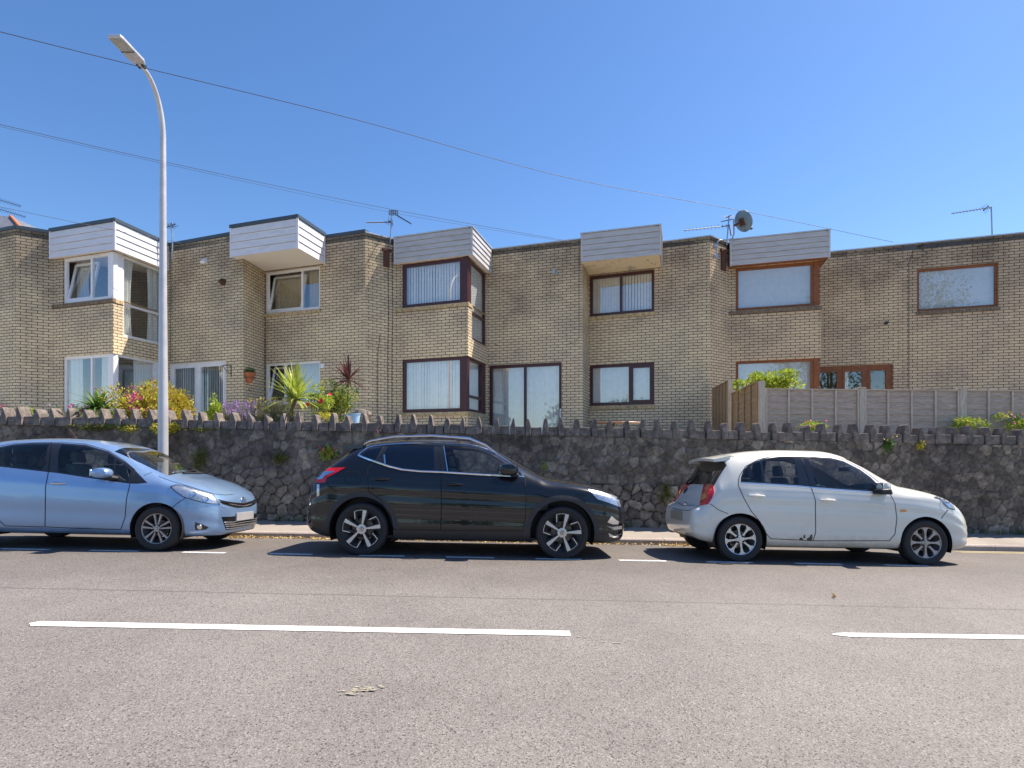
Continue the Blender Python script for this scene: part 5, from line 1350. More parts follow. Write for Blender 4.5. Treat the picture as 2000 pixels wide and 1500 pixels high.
# ---------------------------------------------------------------- black crossover
spB = dict(W=.903, paint=M['paint_black'],
    top=[(-2.125, .50), (-2.11, .62), (-2.085, .70), (-2.05, .95), (-2.02, 1.05), (-1.90, 1.16), (-1.66, 1.36), (-1.53, 1.465), (-1.36, 1.522), (-.9, 1.572), (-.3, 1.585), (.05, 1.565), (.30, 1.495), (.75, 1.27), (1.13, 1.09), (1.25, 1.065), (1.50, 1.04), (1.80, .985), (2.0, .91), (2.10, .85), (2.165, .76), (2.19, .62), (2.20, .45)],
    bot=[(-2.125, .42), (-2.10, .34), (-2.0, .27), (-1.8, .22), (-1.0, .20), (1.0, .20), (1.9, .20), (2.10, .22), (2.17, .27), (2.20, .36)],
    belt=[(-2.125, .80), (-1.8, 1.03), (-1.2, 1.04), (-.5, 1.01), (.5, .97), (1.2, .935), (1.6, .91), (2.0, .82), (2.2, .62)],
    plan=[(-2.125, .72), (-2.08, .83), (-1.95, .92), (-1.6, .975), (-1.0, 1.0), (1.0, 1.0), (1.5, .985), (1.85, .94), (2.05, .86), (2.15, .76), (2.20, .62)],
    n=[(-2.12, 3), (-1.5, 4.2), (.5, 4.2), (1.2, 3.1), (1.7, 2.7), (2.2, 2.5)], tum=[(-2.12, .05), (-1.9, .10), (-1.4, .22), (.3, .24), (1.0, .16), (1.4, .06), (2.2, .03)],
    glass_x=(-1.90, -1.60, .38, 1.10), glass_j=(11, 11), hubs=(-1.323, 1.323), ra=.425, rz=.345, clad=(.495, .335), crease=.008, scoop=.005, floor=(-1.6, 1.0), tinted=(0, 1))
cb = Car('parked_car', 'glossy black crossover parked in the middle, with silver roof rails and bladed alloy wheels', -.668, 7.36 + .903, spB)
PB = dict(dlo=[(699.5, 889), (704, 884), (717, 875), (730, 871.5), (755, 868.5), (800, 866), (857, 865), (910, 868), (933, 871.5), (953, 878), (971, 887.5), (989, 899), (1000, 906.5), (1012, 916), (1023, 931), (940, 927), (861, 922), (820, 920.5), (785, 917), (760, 911), (745, 906), (722, 898), (706, 892)],
    panes=[[(707, 888), (719, 878), (747, 873.5), (733, 900), (713, 893.5)], [(757.5, 872), (848, 869), (849, 919), (830, 918.3), (790, 915), (752, 905.5), (750, 888)],
           [(866.5, 869.5), (910, 871.5), (935, 877), (955, 885.5), (975, 897), (992, 909.5), (1004, 928), (940, 924), (875, 920.5)]],
    doors=[[(751.6, 869.5), (735, 899), (718.6, 915.7), (717, 929), (720, 960), (742, 975), (758, 1003), (769.7, 1034), (860.5, 1036), (862, 1000), (861.5, 923), (858, 866.5)],
           [(858, 866.5), (861.5, 923), (862, 1000), (860.5, 1036), (1021, 1037), (1026, 1014), (1028, 958), (1025.5, 934), (1012, 916), (989, 899), (953, 878), (910, 868)]],
    lines=[[(674, 926), (678, 921.6), (700, 921.6), (704, 926), (704, 941), (700, 945.4), (678, 945.4), (674, 941), (674, 926)], [(637, 944), (648, 955), (659, 961)],
           [(1068, 929), (1085, 937), (1100, 945), (1125, 949), (1150, 952), (1175, 957), (1205, 968)]])
build_car('b', cb, PB)
mbc = MB(); cb.strip(PB['dlo'] + [PB['dlo'][0]], .024, mb=mbc, off=.004, thick=.006); cb.add(mbc, 'window_chrome', 'chrome')
mbc = MB(); cb.strip([(750.5, 888), (752, 906)], .02, mb=mbc, off=.006); cb.strip([(866.5, 871), (874.5, 921)], .012, mb=mbc, off=.006, ); cb.add(mbc, 'quarter_trim', 'chrome', None, False)
for h, st_, ro in ((-1.323, 'b', 81), (1.323, 'f', 75)):
    for sd_ in (-1, 1): cb.wheel(h, sd_, .350, .262, .215, 'blade', rot=ro if sd_ < 0 else 20, yin=.022)
cb.interior((-.05, -.95), .62, .42)
cb.patch('tail_light', [(617, 917), (640, 914.5), (676, 913), (660, 922), (640, 932), (635, 942.5), (617.5, 943)], 'red_lamp', .008)
cb.patch('tail_light_lens', [(621, 923), (650, 920.5), (655, 921.5), (636, 929), (630, 936), (621, 937)], 'chrome', .012)
cb.patch('headlight', [(1149, 956), (1165, 958.5), (1197, 967), (1207, 972), (1212, 986), (1212, 991), (1190.5, 982.5), (1167, 975)], 'alloy', .003)
cb.patch('headlight_lens', [(1149, 956), (1165, 958.5), (1197, 967), (1207, 972), (1212, 986), (1212, 991), (1190.5, 982.5), (1167, 975)], 'lens', .010)
cb.patch('fog_lamp_trim', [(1186, 1020), (1194, 1008), (1204, 1016), (1212, 1020), (1213, 1024), (1196, 1024)], 'chrome', .006)
cb.patch('bumper_trim', [(1184, 1027), (1196, 1029), (1214, 1027), (1214, 1033), (1200, 1035)], 'alloy_dull', .006)
cb.patch('splitter', [(1188, 1041), (1200, 1047), (1214, 1043), (1214, 1048), (1200, 1050), (1190, 1048)], 'chrome', .008)
cb.mirror_part(993, 917, .27, .165, 'paint_black')
cb.handle(745, 935.5, .23, 'paint_black', 'gloss_black'); cb.handle(887, 945.5, .23, 'paint_black', 'gloss_black')
for sd_ in (-1, 1):
    mb = MB(); ys_ = sd_ * .60
    pts = [Vector((x, ys_ * (1 - .04 * abs(x + .45) ** 2), cb.T(x) - .035 + dz)) for x, dz in ((-1.42, 0), (-1.32, .035), (-1.0, .062), (-.45, .068), (.05, .058), (.28, .03), (.42, -.01))]
    mb.tube(pts, [.010, .016, .017, .017, .017, .015, .009], 8); cb.add(mb, 'roof_rail', 'chrome')
mb = MB()
for k in range(8):
    ya, yb = -.60 + 1.2 * k / 8, -.60 + 1.2 * (k + 1) / 8; za, zb_ = .02 * (1 - (ya / .6) ** 2), .02 * (1 - (yb / .6) ** 2)
    mb.hexa([(-1.69, ya, 1.415 + za), (-1.42, ya, 1.42 + za), (-1.42, yb, 1.42 + zb_), (-1.69, yb, 1.415 + zb_), (-1.70, ya, 1.44 + za), (-1.40, ya, 1.492 + za), (-1.40, yb, 1.492 + zb_), (-1.70, yb, 1.44 + zb_)])
cb.add(mb, 'roof_spoiler', 'paint_black')
for ya_ in (-.55, .48):
    mb = MB(); mb.box(1.60, 1.68, ya_, ya_ + .07, .10, .22); cb.add(mb, 'air_deflector', 'black_plastic', None, False)
cb.patch('rear_reflector', [(619, 946), (624, 946), (624, 968), (619, 970)], 'alloy', .005, step=3)
# soft body creases along the doors
# ---------------------------------------------------------------- white hatchback
spW = dict(W=.832, paint=M['car_white'],
    top=[(-1.83, .52), (-1.82, .64), (-1.795, .705), (-1.72, .735), (-1.69, .76), (-1.60, .93), (-1.53, 1.02), (-1.36, 1.325), (-1.31, 1.395), (-1.18, 1.455), (-.9, 1.498), (-.5, 1.520), (0, 1.518), (.28, 1.478), (.55, 1.362), (.80, 1.205), (1.02, 1.075), (1.15, 1.045), (1.40, .995), (1.60, .94), (1.76, .87), (1.87, .78), (1.935, .67), (1.965, .54), (1.97, .42)],
    bot=[(-1.83, .40), (-1.80, .32), (-1.70, .26), (-1.4, .215), (-.8, .20), (1.0, .20), (1.6, .19), (1.88, .215), (1.95, .26), (1.97, .32)],
    belt=[(-1.83, .70), (-1.6, .90), (-1.2, .975), (-.5, .965), (.3, .935), (.9, .90), (1.3, .86), (1.6, .77), (1.9, .55)],
    plan=[(-1.83, .74), (-1.80, .82), (-1.70, .90), (-1.5, .955), (-1.1, .995), (-.5, 1.0), (.6, 1.0), (1.1, .985), (1.45, .955), (1.74, .885), (1.89, .78), (1.95, .68), (1.97, .58)],
    n=[(-1.83, 4), (-1.45, 4.6), (-.6, 6.0), (.1, 5.6), (.4, 4.4), (1.1, 3.0), (1.5, 2.7), (1.92, 2.6)], tum=[(-1.83, .02), (-1.65, .06), (-1.3, .20), (-.5, .23), (.4, .24), (1.0, .16), (1.3, .05), (1.92, .02)],
    glass_x=(-1.535, -1.335, .34, 1.03), glass_j=(11, 8), hubs=(-1.225, 1.225), ra=.345, rz=.300, crease=.006, scoop=.003, floor=(-1.3, .9))
cw = Car('parked_car', 'dirty white small hatchback parked at the right, scuffed along its rear bumper and door sill', 4.235, 7.38 + .832, spW)
PW = dict(dlo=[(1446.5, 941.5), (1447, 932), (1452.5, 917), (1466, 905), (1491, 896), (1525, 891.5), (1552, 890.5), (1575, 891), (1615, 892.5), (1647, 900.5), (1679.6, 917), (1700, 932), (1714, 946), (1723, 962), (1715, 961), (1650, 956), (1591, 951.5), (1562.6, 948.5), (1500, 944.5)],
    panes=[[(1450, 939), (1451, 931), (1457, 917), (1469, 907), (1484, 902), (1490, 941.5)], [(1488, 900.5), (1507, 896), (1530, 893.7), (1550, 893), (1561, 945.5), (1495, 941.8)],
           [(1578, 893.5), (1615, 895), (1645, 902.5), (1677, 918.5), (1697, 932.5), (1708, 946), (1711, 957), (1650, 953), (1594, 949)]],
    doors=[[(1553.6, 888), (1514, 889.5), (1481.6, 897.6), (1456.4, 911), (1443.8, 930), (1442, 948), (1452.8, 973), (1467, 998), (1485, 1020), (1496, 1041.6), (1505, 1052), (1588, 1056), (1593, 1040), (1592.5, 977), (1584, 951), (1570, 905), (1560, 888)],
           [(1562.6, 888), (1614.8, 889.5), (1649, 898.5), (1681.6, 915), (1712, 938), (1734, 955), (1748, 984), (1751.6, 1013), (1748, 1043), (1737, 1056), (1588, 1056), (1593, 1040), (1592.5, 977), (1584, 951), (1570, 905)]],
    lines=[[(1387, 984), (1404, 996), (1422, 1003.5)], [(1842, 970), (1828, 966)], [(1851, 996), (1843, 1006), (1838, 1013)], [(1404, 897), (1420, 893), (1434, 892)], [(1325, 982), (1333, 987.5), (1350, 988), (1366, 987.5)], [(1314, 992), (1328, 996), (1345, 997), (1354, 993), (1366, 988)], [(1397, 937), (1394, 944)]])
build_car('w', cw, PW)
for h, ro, du in ((-1.225, 8, False), (1.225, 0, True)):
    for sd_ in (-1, 1): cw.wheel(h, sd_, .305, .205, .19, 'eight', rot=ro, dull=du, yin=.025)
cw.interior((-.02, -.80), .58, .42)
cw.patch('tail_light', [(1375, 947), (1388, 945.5), (1394, 949), (1395, 962), (1390.5, 974), (1383, 985), (1367, 987.5), (1371, 966)], 'red_lamp', .010, step=3)
cw.patch('reverse_lamp', [(1371.5, 968), (1378, 961), (1380, 972), (1371, 978)], 'amber_lamp', .013, step=3)
cw.patch('headlight', [(1828, 966), (1841, 970), (1853, 979), (1860, 988), (1863, 995), (1851, 991), (1842, 983)], 'alloy', .002, step=3)
cw.patch('headlight_lens', [(1828, 966), (1841, 970), (1853, 979), (1860, 988), (1864, 996), (1851, 992), (1842, 983)], 'lens', .008, step=3)
mbx = MB(); cw.strip([(1828, 966), (1841, 970), (1853, 979), (1860, 988), (1864, 996), (1851, 992), (1842, 983), (1828, 966)], .012, mb=mbx, off=.012); cw.add(mbx, 'headlight_seal', 'dark_metal', None, False)
cw.patch('side_repeater', [(1757, 997.5), (1760, 995.3), (1768, 995.3), (1771, 997.5), (1768, 1000), (1760, 1000)], 'amber_lamp', .006, step=3)
p, n_, _ = cw.ray(1452, 1040)
mb = MB(); mb.box(-1.850, -1.80, -.26, .26, .50, .62); cw.add(mb, 'number_plate', 'plate_olive', None, False)
mb = MB()
p, n_, _ = cw.ray(1339.5, 958); a1 = Vector((0, 1, 0)); a2 = n_.cross(a1).normalized(); mb.tube([p + n_ * .006 + (a1 * math.cos(t) + a2 * math.sin(t)) * .045 for t in [2 * math.pi * k / 20 for k in range(21)]], .007, 6, False); mb.tube([p + n_ * .008 - a1 * .055, p + n_ * .008 + a1 * .055], .009, 6)
cw.add(mb, 'rear_emblem', 'dark_metal')
mb = MB(); p, n_, _ = cw.ray(1340, 982)
for dy in (-.035, 0.0, .035): mb.tube([p + n_ * .006 + Vector((0, dy, -.012)), p + n_ * .006 + Vector((0, dy, .012))], .003, 4)
cw.add(mb, 'model_badge', 'dark_metal')
mb = MB(); p, n_, _ = cw.ray(1342, 946); mb.tube([p + n_ * .01, p + n_ * .035 + Vector((.02, -.05, .03)), p + n_ * .03 + Vector((.10, -.30, .13))], [.022, .014, .008], 6); cw.add(mb, 'rear_wiper', 'black_plastic')
mb = MB()
for k in range(10):
    ya, yb = -.555 + 1.11 * k / 10, -.555 + 1.11 * (k + 1) / 10
    def zc(y): return .030 * (1 - (y / .56) ** 2)
    def xb(y): return -1.53 + .05 * (y / .56) ** 2
    mb.hexa([(xb(ya), ya, 1.325 + zc(ya)), (-1.30, ya, 1.345 + zc(ya)), (-1.30, yb, 1.345 + zc(yb)), (xb(yb), yb, 1.325 + zc(yb)), (xb(ya) - .01, ya, 1.362 + zc(ya)), (-1.24, ya, 1.415 + zc(ya)), (-1.24, yb, 1.415 + zc(yb)), (xb(yb) - .01, yb, 1.362 + zc(yb))])
o = cw.add(mb, 'roof_spoiler', 'car_white')
cw.mirror_part(1718, 950, .13, .13, 'car_white', .08)
mb = MB(); p, n_, _ = cw.ray(1717, 958); mb.prism([(p.x - .10, p.z - .05), (p.x + .07, p.z - .05), (p.x + .05, p.z + .03), (p.x - .08, p.z + .02)], lambda a, b, h: (a, -(abs(p.y) + h), b), .0, .185); o = cw.add(mb, 'mirror_lower_shell', 'black_plastic'); bv = o.modifiers.new('b', 'BEVEL'); bv.width = .02; bv.segments = 2
cw.handle(1478, 968.5, .20, 'car_white', 'car_white'); cw.handle(1616.6, 977, .20, 'car_white', 'car_white')
mb = MB(); x = .22; mb.tube([(x, 0, cw.T(x) - .01), (x - .42, 0, cw.T(x) + .30)], [.006, .003], 6); mb.tube([(x, 0, cw.T(x) - .01), (x - .03, 0, cw.T(x) + .02)], .012, 8); cw.add(mb, 'roof_antenna', 'black_plastic')
for pl_ in ([(1560, 1055.5), (1562, 1051), (1565, 1049.5), (1568, 1052), (1569, 1055.5)], [(1568.5, 1049), (1570.5, 1044), (1572.5, 1045), (1573, 1050), (1570.5, 1052)], [(1575, 1055.5), (1577, 1051), (1581, 1049), (1584, 1043.5), (1586.5, 1044.5), (1587, 1050), (1586, 1055.5)]):
    cw.patch('dirt_smear', pl_, 'grime', .0012, .001, step=3, mir=False)
mbx = MB(); cw.strip([(1446, 943), (1500, 946), (1563, 950), (1591, 953), (1650, 957.5), (1718, 963)], .014, mb=mbx, off=.004); cw.add(mbx, 'waist_trim', 'chrome', None, False)
# ---------------------------------------------------------------- silver-blue hatchback
spY = dict(W=.847, paint=M['paint_blue'],
    top=[(-1.86, .55), (-1.84, .68), (-1.78, .78), (-1.66, 1.02), (-1.50, 1.28), (-1.36, 1.41), (-1.0, 1.475), (-.4, 1.505), (0, 1.49), (.28, 1.445), (.42, 1.405), (.80, 1.245), (1.15, 1.075), (1.33, 1.005), (1.55, .945), (1.75, .865), (1.90, .775), (1.97, .71), (2.005, .62), (2.02, .50), (2.03, .40)],
    bot=[(-1.86, .42), (-1.82, .32), (-1.5, .23), (-.8, .20), (1.0, .20), (1.7, .185), (1.93, .19), (2.0, .22), (2.03, .28)],
    belt=[(-1.86, .74), (-1.5, .98), (-1.0, .995), (-.3, .965), (.3, .925), (.9, .885), (1.3, .86), (1.6, .79), (1.85, .68), (2.03, .52)],
    plan=[(-1.86, .72), (-1.82, .82), (-1.6, .93), (-1.2, .99), (-.6, 1.0), (.8, 1.0), (1.25, .985), (1.55, .94), (1.78, .84), (1.92, .71), (1.99, .58), (2.02, .46), (2.03, .38)],
    n=[(-1.86, 4), (-1.4, 4.4), (.4, 4.0), (1.1, 2.9), (1.5, 2.5), (2.03, 2.2)], tum=[(-1.86, .02), (-1.4, .20), (-.5, .22), (.4, .24), (1.0, .16), (1.3, .06), (2.03, .02)],
    glass_x=(-1.62, -1.42, .46, 1.24), glass_j=(11, 9), hubs=(-1.255, 1.255), ra=.345, rz=.298, crease=.004, floor=(-1.3, .9))
cy = Car('parked_car', 'light silver-blue small hatchback parked at the left, cut off by the edge of the photo', -5.958, 7.38 + .847, spY)
PY = dict(dlo=[(-40, 906), (-25, 886), (0, 873), (27, 867.5), (60, 865.5), (97, 864.8), (120, 865.3), (167, 868.5), (211, 881.5), (243, 901.5), (264, 918.5), (288, 943), (268, 945), (251, 944.5), (180, 934.5), (113, 924), (89, 921.5), (0, 911.5)],
    panes=[[(-33, 903), (-18, 885), (0, 876), (27, 870), (60, 868.3), (96, 867.6), (90, 905), (81, 918.5), (0, 909)], [(121, 868), (167, 871.5), (208, 884.5), (224, 894), (224, 938.3), (113, 922)], [(227, 896.5), (240, 905.5), (256, 919.5), (250, 941), (227, 938.8)]],
    doors=[[(94.5, 924), (89, 950), (88, 1029), (160, 1032), (236, 1034), (244.4, 1010), (247, 975), (254, 945), (264, 918), (243, 900), (211, 880), (167, 867), (120, 863.8), (101, 863.8)],
           [(101, 863.8), (94.5, 924), (89, 950), (88, 1029), (10, 1027), (0, 1018), (-18, 985), (-45, 960), (-50, 915), (-28, 883), (0, 871), (27, 866)]],
    lines=[[(331, 997), (345, 984), (359, 975), (364, 971)], [(281, 929), (297, 922)], [(310, 930.5), (335, 940), (363, 948), (395, 958), (420, 965), (440, 967), (455, 965.5)]])
build_car('y', cy, PY)
for h, ro in ((-1.255, 10), (1.255, 18)):
    for sd_ in (-1, 1): cy.wheel(h, sd_, .303, .200, .19, 'twin', rot=ro, yin=.03, dull=True)
cy.interior((-.02, -.85), .58, .50)
hl = [(333, 950.6), (345, 947.5), (363.5, 950.5), (386, 957.8), (414.5, 965.8), (430, 984.5), (411, 984.3), (385, 978.6), (359, 970.8), (343, 959.7)]
cy.patch('headlight', hl, 'alloy', .002); cy.patch('headlight_lens', hl, 'lens', .010)
mbx = MB(); cy.strip(hl + [hl[0]], .010, mb=mbx, off=.012); cy.add(mbx, 'headlight_seal', 'dark_metal', None, False)
for q in ((377, 965), (402, 974)):
    p, n_, _ = cy.ray(*q)
    mb = MB(); a1 = n_.cross(Vector((0, 0, 1))).normalized(); a2 = n_.cross(a1); mb.lathe([(0, -.002), (.022, .002), (.038, .0065)], lambda x, y, h: p + a1 * x + a2 * y + n_ * h, 18); o = cy.add(mb, 'headlamp_reflector', 'chrome'); cy.mirror(o)
cy.patch('upper_grille', [(426, 975), (440, 978.5), (455, 981), (477, 983), (477, 991), (463, 992), (450, 989), (434, 984.5)], 'gloss_black', .002, step=3)
mb = MB(); cy.strip([(430, 980), (445, 983.5), (460, 986.5), (477, 988)], .012, mb=mb, off=.008, thick=.004); o = cy.add(mb, 'grille_bar', 'chrome'); cy.mirror(o)
cy.patch('lower_grille', [(432.6, 1009.5), (452, 1009), (478, 1004), (478, 1029), (455, 1033.5), (441.5, 1034.5)], 'gloss_black', .002, step=3)
mb = MB()
for k in range(4): cy.strip([(437 + k * 1.4, 1020 + k * 4), (455, 1019.5 + k * 4), (478, 1015 + k * 4.2)], .007, mb=mb, off=.007, thick=.003)
o = cy.add(mb, 'lower_grille_slat', 'alloy'); cy.mirror(o)
mb = MB(); mb.box(2.02, 2.045, -.26, .26, .375, .485); cy.add(mb, 'number_plate', 'plate_grey', None, False)
cy.patch('fog_lamp_recess', [(381.6, 1019.7), (396, 1024.5), (408, 1030), (402, 1034), (382, 1035.5), (380, 1027.6)], 'gloss_black', .002, step=3)
p, n_, _ = cy.ray(389.5, 1029.5); mb = MB(); a1 = n_.cross(Vector((0, 0, 1))).normalized(); a2 = n_.cross(a1); mb.lathe([(0, .012), (.028, .009), (.034, .003)], lambda x, y, h: p + a1 * x + a2 * y + n_ * h, 18); o = cy.add(mb, 'fog_lamp', 'chrome'); cy.mirror(o)
p = Vector((1.995, 0, .655)); n_ = cy.bvh.find_nearest(p); p, n_ = n_[0], cy.snorm(n_[0], n_[2]); a1 = Vector((0, 1, 0)); a2 = n_.cross(a1).normalized(); mb = MB()
for rx, rz_ in ((.062, .042), (.022, .042), (.040, .014)):
    oz = .026 if rz_ == .014 else 0
    mb.tube([p + n_ * .012 + a1 * rx * math.cos(t) + a2 * (rz_ * math.sin(t) + oz * (1 if a2.z > 0 else -1)) for t in [2 * math.pi * k / 20 for k in range(21)]], .006, 6, False)
cy.add(mb, 'front_emblem', 'chrome')
cy.mirror_part(212, 923.5, .25, .135, 'paint_blue', .12)
cy.handle(113, 943.5, .21, 'chrome', 'paint_blue')
mb = MB(); x = 1.24; mb.tube([(x - .02, .10, cy.T(x) + .012), (x - .07, .42, cy.T(x - .05) + .0), ], .010, 6); mb.tube([(x, -.25, cy.T(x) + .012), (x - .10, .25, cy.T(x - .1) + .01)], .010, 6); mb.tube([(x + .02, -.28, cy.T(x) + .006), (x + .02, .2, cy.T(x) + .006)], .016, 6); cy.add(mb, 'windscreen_wiper', 'black_plastic')
mb = MB(); x = -.48; mb.tube([(x, 0, cy.T(x) - .01), (x - .13, 0, cy.T(x) + .15)], [.007, .004], 6); cy.add(mb, 'roof_antenna', 'rust')
# ================================================================ PLANTS AND GARDEN THINGS
def leafquad(mb, p, d, s, wd=.45, mi=0):
    """a folded pointed leaf starting at p, running along d"""
    d = d.normalized(); a = d.cross(Vector((random.uniform(-1, 1), random.uniform(-1, 1), random.uniform(-1, 1)))); 
    if a.length < 1e-3: return
    a.normalize(); n = d.cross(a); m = p + d * s * .5; t = p + d * s
    l = m + a * s * wd * .5 + n * s * .08; r = m - a * s * wd * .5 + n * s * .08
    mb.tri(p, l, t, mi); mb.tri(p, t, r, mi)
def clump(mb, c, rad, n, size, up=.2, mi=(0,), lumps=7, fill=.45, seed=0):
    """leaves over a few overlapping lumps so that the outline is uneven and has gaps"""
    rnd = random.Random(seed + n); L = []
    for k in range(lumps):
        v = Vector((rnd.gauss(0, 1), rnd.gauss(0, 1), rnd.gauss(0, 1))).normalized() * rnd.uniform(.2, .75)
        L.append((Vector((c.x + v.x * rad[0], c.y + v.y * rad[1], c.z + v.z * rad[2])), rnd.uniform(.35, .6)))
    for i in range(n):
        q, r = L[rnd.randrange(lumps)]; v = Vector((rnd.gauss(0, 1), rnd.gauss(0, 1), rnd.gauss(0, 1))).normalized()
        t = rnd.uniform(fill, 1.0); p = Vector((q.x + v.x * rad[0] * r * t, q.y + v.y * rad[1] * r * t, q.z + v.z * rad[2] * r * t))
        d = (v + Vector((rnd.uniform(-.6, .6), rnd.uniform(-.6, .6), rnd.uniform(-.4, .6) + up)))
        leafquad(mb, p, d, size * rnd.uniform(.6, 1.3), rnd.uniform(.4, .65), mi[rnd.randrange(len(mi))])
def flowers(mb, pts, r, petals=5):
    for p in pts:
        n = Vector((random.uniform(-.6, .6), -1, random.uniform(-.2, .8))).normalized(); a = n.cross(Vector((0, 0, 1))).normalized(); b = n.cross(a)
        for k in range(petals):
            t = 2 * math.pi * k / petals; t1 = t + 1.0; rr = r * random.uniform(.8, 1.2)
            mb.tri(p, p + (a * math.cos(t) + b * math.sin(t)) * rr + n * r * .3, p + (a * math.cos(t1) + b * math.sin(t1)) * rr + n * r * .3)
def flower_parts(root, pts, r, m, petals=5):
    for p in pts: mb = MB(); flowers(mb, [p], r, petals); rp(mb, 'flower', m, root)
def plant(name, label, base, cat='plant'): return tag(empty(name, base), label, cat)
def rp(mb, name, m, root, smooth=False): return HB(mb, name, M[m] if isinstance(m, str) else m, root, root, smooth)
def blades(mb, c, n, L, w_, droop, spread=(0, 1.0), seed=1, mi=(0,), flat=1.0):
    rnd = random.Random(seed)
    for i in range(n):
        az = rnd.uniform(0, 2 * math.pi); el = R(90) - rnd.uniform(spread[0], spread[1]) * R(90); ln = L * rnd.uniform(.65, 1.1)
        d = Vector((math.cos(az) * math.cos(el), math.sin(az) * math.cos(el) * flat, math.sin(el))); p = c.copy(); side = Vector((-math.sin(az), math.cos(az), 0)); K = 6; prev = None; m_ = mi[rnd.randrange(len(mi))]
        for k in range(K + 1):
            t = k / K; ww = w_ * (1 - t) ** .6 * (.55 + .9 * min(t * 3, 1) * (1 - t * .3)) * .6; cur = (p - side * ww, p + side * ww)
            if prev: mb.quad(prev[0], prev[1], cur[1], cur[0], None, m_)
            prev = cur; p = p + d * ln / K; d = (d + Vector((0, 0, -droop * (t + .25) * rnd.uniform(.6, 1.4)))).normalized()
# 1 golden bush by the lamp
c = P3(312, 800, 11.25); r_ = plant('golden_shrub', 'large golden-green rounded shrub with pink flowers, spilling over the wall by the street lamp', Vector((c.x, c.y, GZ)), 'shrub')
mb = MB(); clump(mb, P3(305, 800, 11.2), (.98, .5, .56), 12000, .05, mi=(0, 0, 0, 0, 1), lumps=20, seed=3); clump(mb, P3(345, 800, 11.2), (.5, .4, .42), 4000, .05, mi=(0, 0, 0, 1), lumps=10, seed=13)
clump(mb, P3(318, 836, 10.42), (.26, .12, .16), 1300, .04, up=-.5, lumps=6, seed=5); clump(mb, P3(255, 835, 10.55), (.3, .15, .08), 500, .04, up=-.3, lumps=5, seed=6); rp(mb, 'foliage', [M['leaf_gold'], M['leaf_red']], r_)
random.seed(5)
flower_parts(r_, [P3(random.gauss(260, 9), random.gauss(777, 9), 10.8) for _ in range(36)] + [P3(random.uniform(275, 380), random.uniform(785, 830), 10.75) for _ in range(10)], .030, 'flower_pink')
mb = MB(); mb.tube([Vector((c.x, c.y, GZ - .1)), c], .04, 6); rp(mb, 'stem', 'bark', r_)
# 2 agapanthus
c = P3(192, 800, 11.1); r_ = plant('strap_leaf_plant', 'dark green clump of arching strap leaves in front of the left white-framed window', Vector((c.x, c.y, GZ)))
mb = MB(); blades(mb, c + Vector((0, 0, -.02)), 90, .62, .05, .32, (.25, 1.0), 4); rp(mb, 'foliage', 'leaf_green', r_)
# 3 little flowers on the wall top at the far left
for i, (px, py, col_, lb) in enumerate([(14, 797, 'flower_pink', 'small pink flowered plant at the far left end of the wall top'), (58, 793, 'flower_white', 'small white flowered plant on the wall top near the left edge'), (107, 796, 'flower_white', 'pale flower sprig between coping stones left of the strap-leaf plant'), (150, 795, 'flower_pink', 'pink flowers just left of the dark strap-leaf plant'), (172, 798, 'flower_pink', 'red-pink flowers at the foot of the strap-leaf plant')]):
    c = P3(px, py + 6, 10.95); r_ = plant('flowering_plant', lb, c, 'flowers'); mb = MB(); clump(mb, c, (.12, .08, .08), 160, .035, lumps=5, seed=i); rp(mb, 'foliage', 'leaf_lime' if i % 2 else 'leaf_green', r_)
    flower_parts(r_, [c + Vector((random.uniform(-.10, .10), -.08, random.uniform(.0, .12))) for _ in range(9)], .022, col_)
# 4 leafy green
c = P3(424, 803, 11.1); r_ = plant('leafy_plant', 'fresh green leafy plant on the wall top below the white patio door', c); mb = MB(); clump(mb, c, (.26, .18, .22), 620, .075, lumps=6, seed=8); clump(mb, c + Vector((-.06, 0, .25)), (.08, .06, .2), 60, .05, lumps=4, seed=9); rp(mb, 'foliage', 'leaf_lime', r_)
# 5 lavender, santolina
def spikes(root, x0, x1, y0, y1, D, n, stem_m, fl_m, fr, seed, base_py):
    rnd = random.Random(seed); ms, mf = MB(), MB()
    for i in range(n):
        px = rnd.uniform(x0, x1); top = P3(px + rnd.uniform(-4, 4), rnd.uniform(y0, y1), D + rnd.uniform(-.25, .2)); b = P3(px + rnd.uniform(-8, 8) - 6, base_py, D + .1)
        ms.tube([b, b.lerp(top, .6) + Vector((.01, 0, 0)), top], .004, 3, False)
        for k in range(6): leafquad(ms, b.lerp(top, rnd.uniform(.0, .7)), Vector((rnd.uniform(-1, 1), rnd.uniform(-1, 1), 1.0)), .06, .18)
        if fl_m:
            for k in range(fr):
                q = top + Vector((0, 0, -.014 * k)); flowers(mf, [q], .014, 4)
    rp(ms, 'foliage', stem_m, root)
    if fl_m: rp(mf, 'flower', fl_m, root)
c = P3(465, 820, 11.0); r_ = plant('lavender_bush', 'purple lavender spikes along the wall top left of the yellow flower heads', c); spikes(r_, 436, 500, 782, 815, 10.95, 170, 'leaf_silver', 'flower_purple', 5, 11, 828)
c = P3(525, 820, 11.0); r_ = plant('santolina_bush', 'silvery bush with small yellow flower heads left of the spiky green plant', c); spikes(r_, 480, 572, 776, 812, 11.0, 230, 'leaf_silver', 'flower_yellow', 2, 12, 828)
# 6 green cordyline
c = P3(576, 782, 11.05); b = P3(572, 828, 11.05); r_ = plant('spiky_palm', 'spiky yellow-green palm-like plant on a short trunk, tallest on the wall top', b)
mb = MB(); mb.tube([b, P3(570, 800, 11.05), c], [.05, .04, .045], 8); rp(mb, 'trunk', 'bark', r_, True)
mb = MB(); blades(mb, c, 120, .78, .046, .20, (.05, 1.15), 6, (0, 0, 1)); rp(mb, 'foliage', [M['leaf_blade'], M['leaf_lime']], r_)
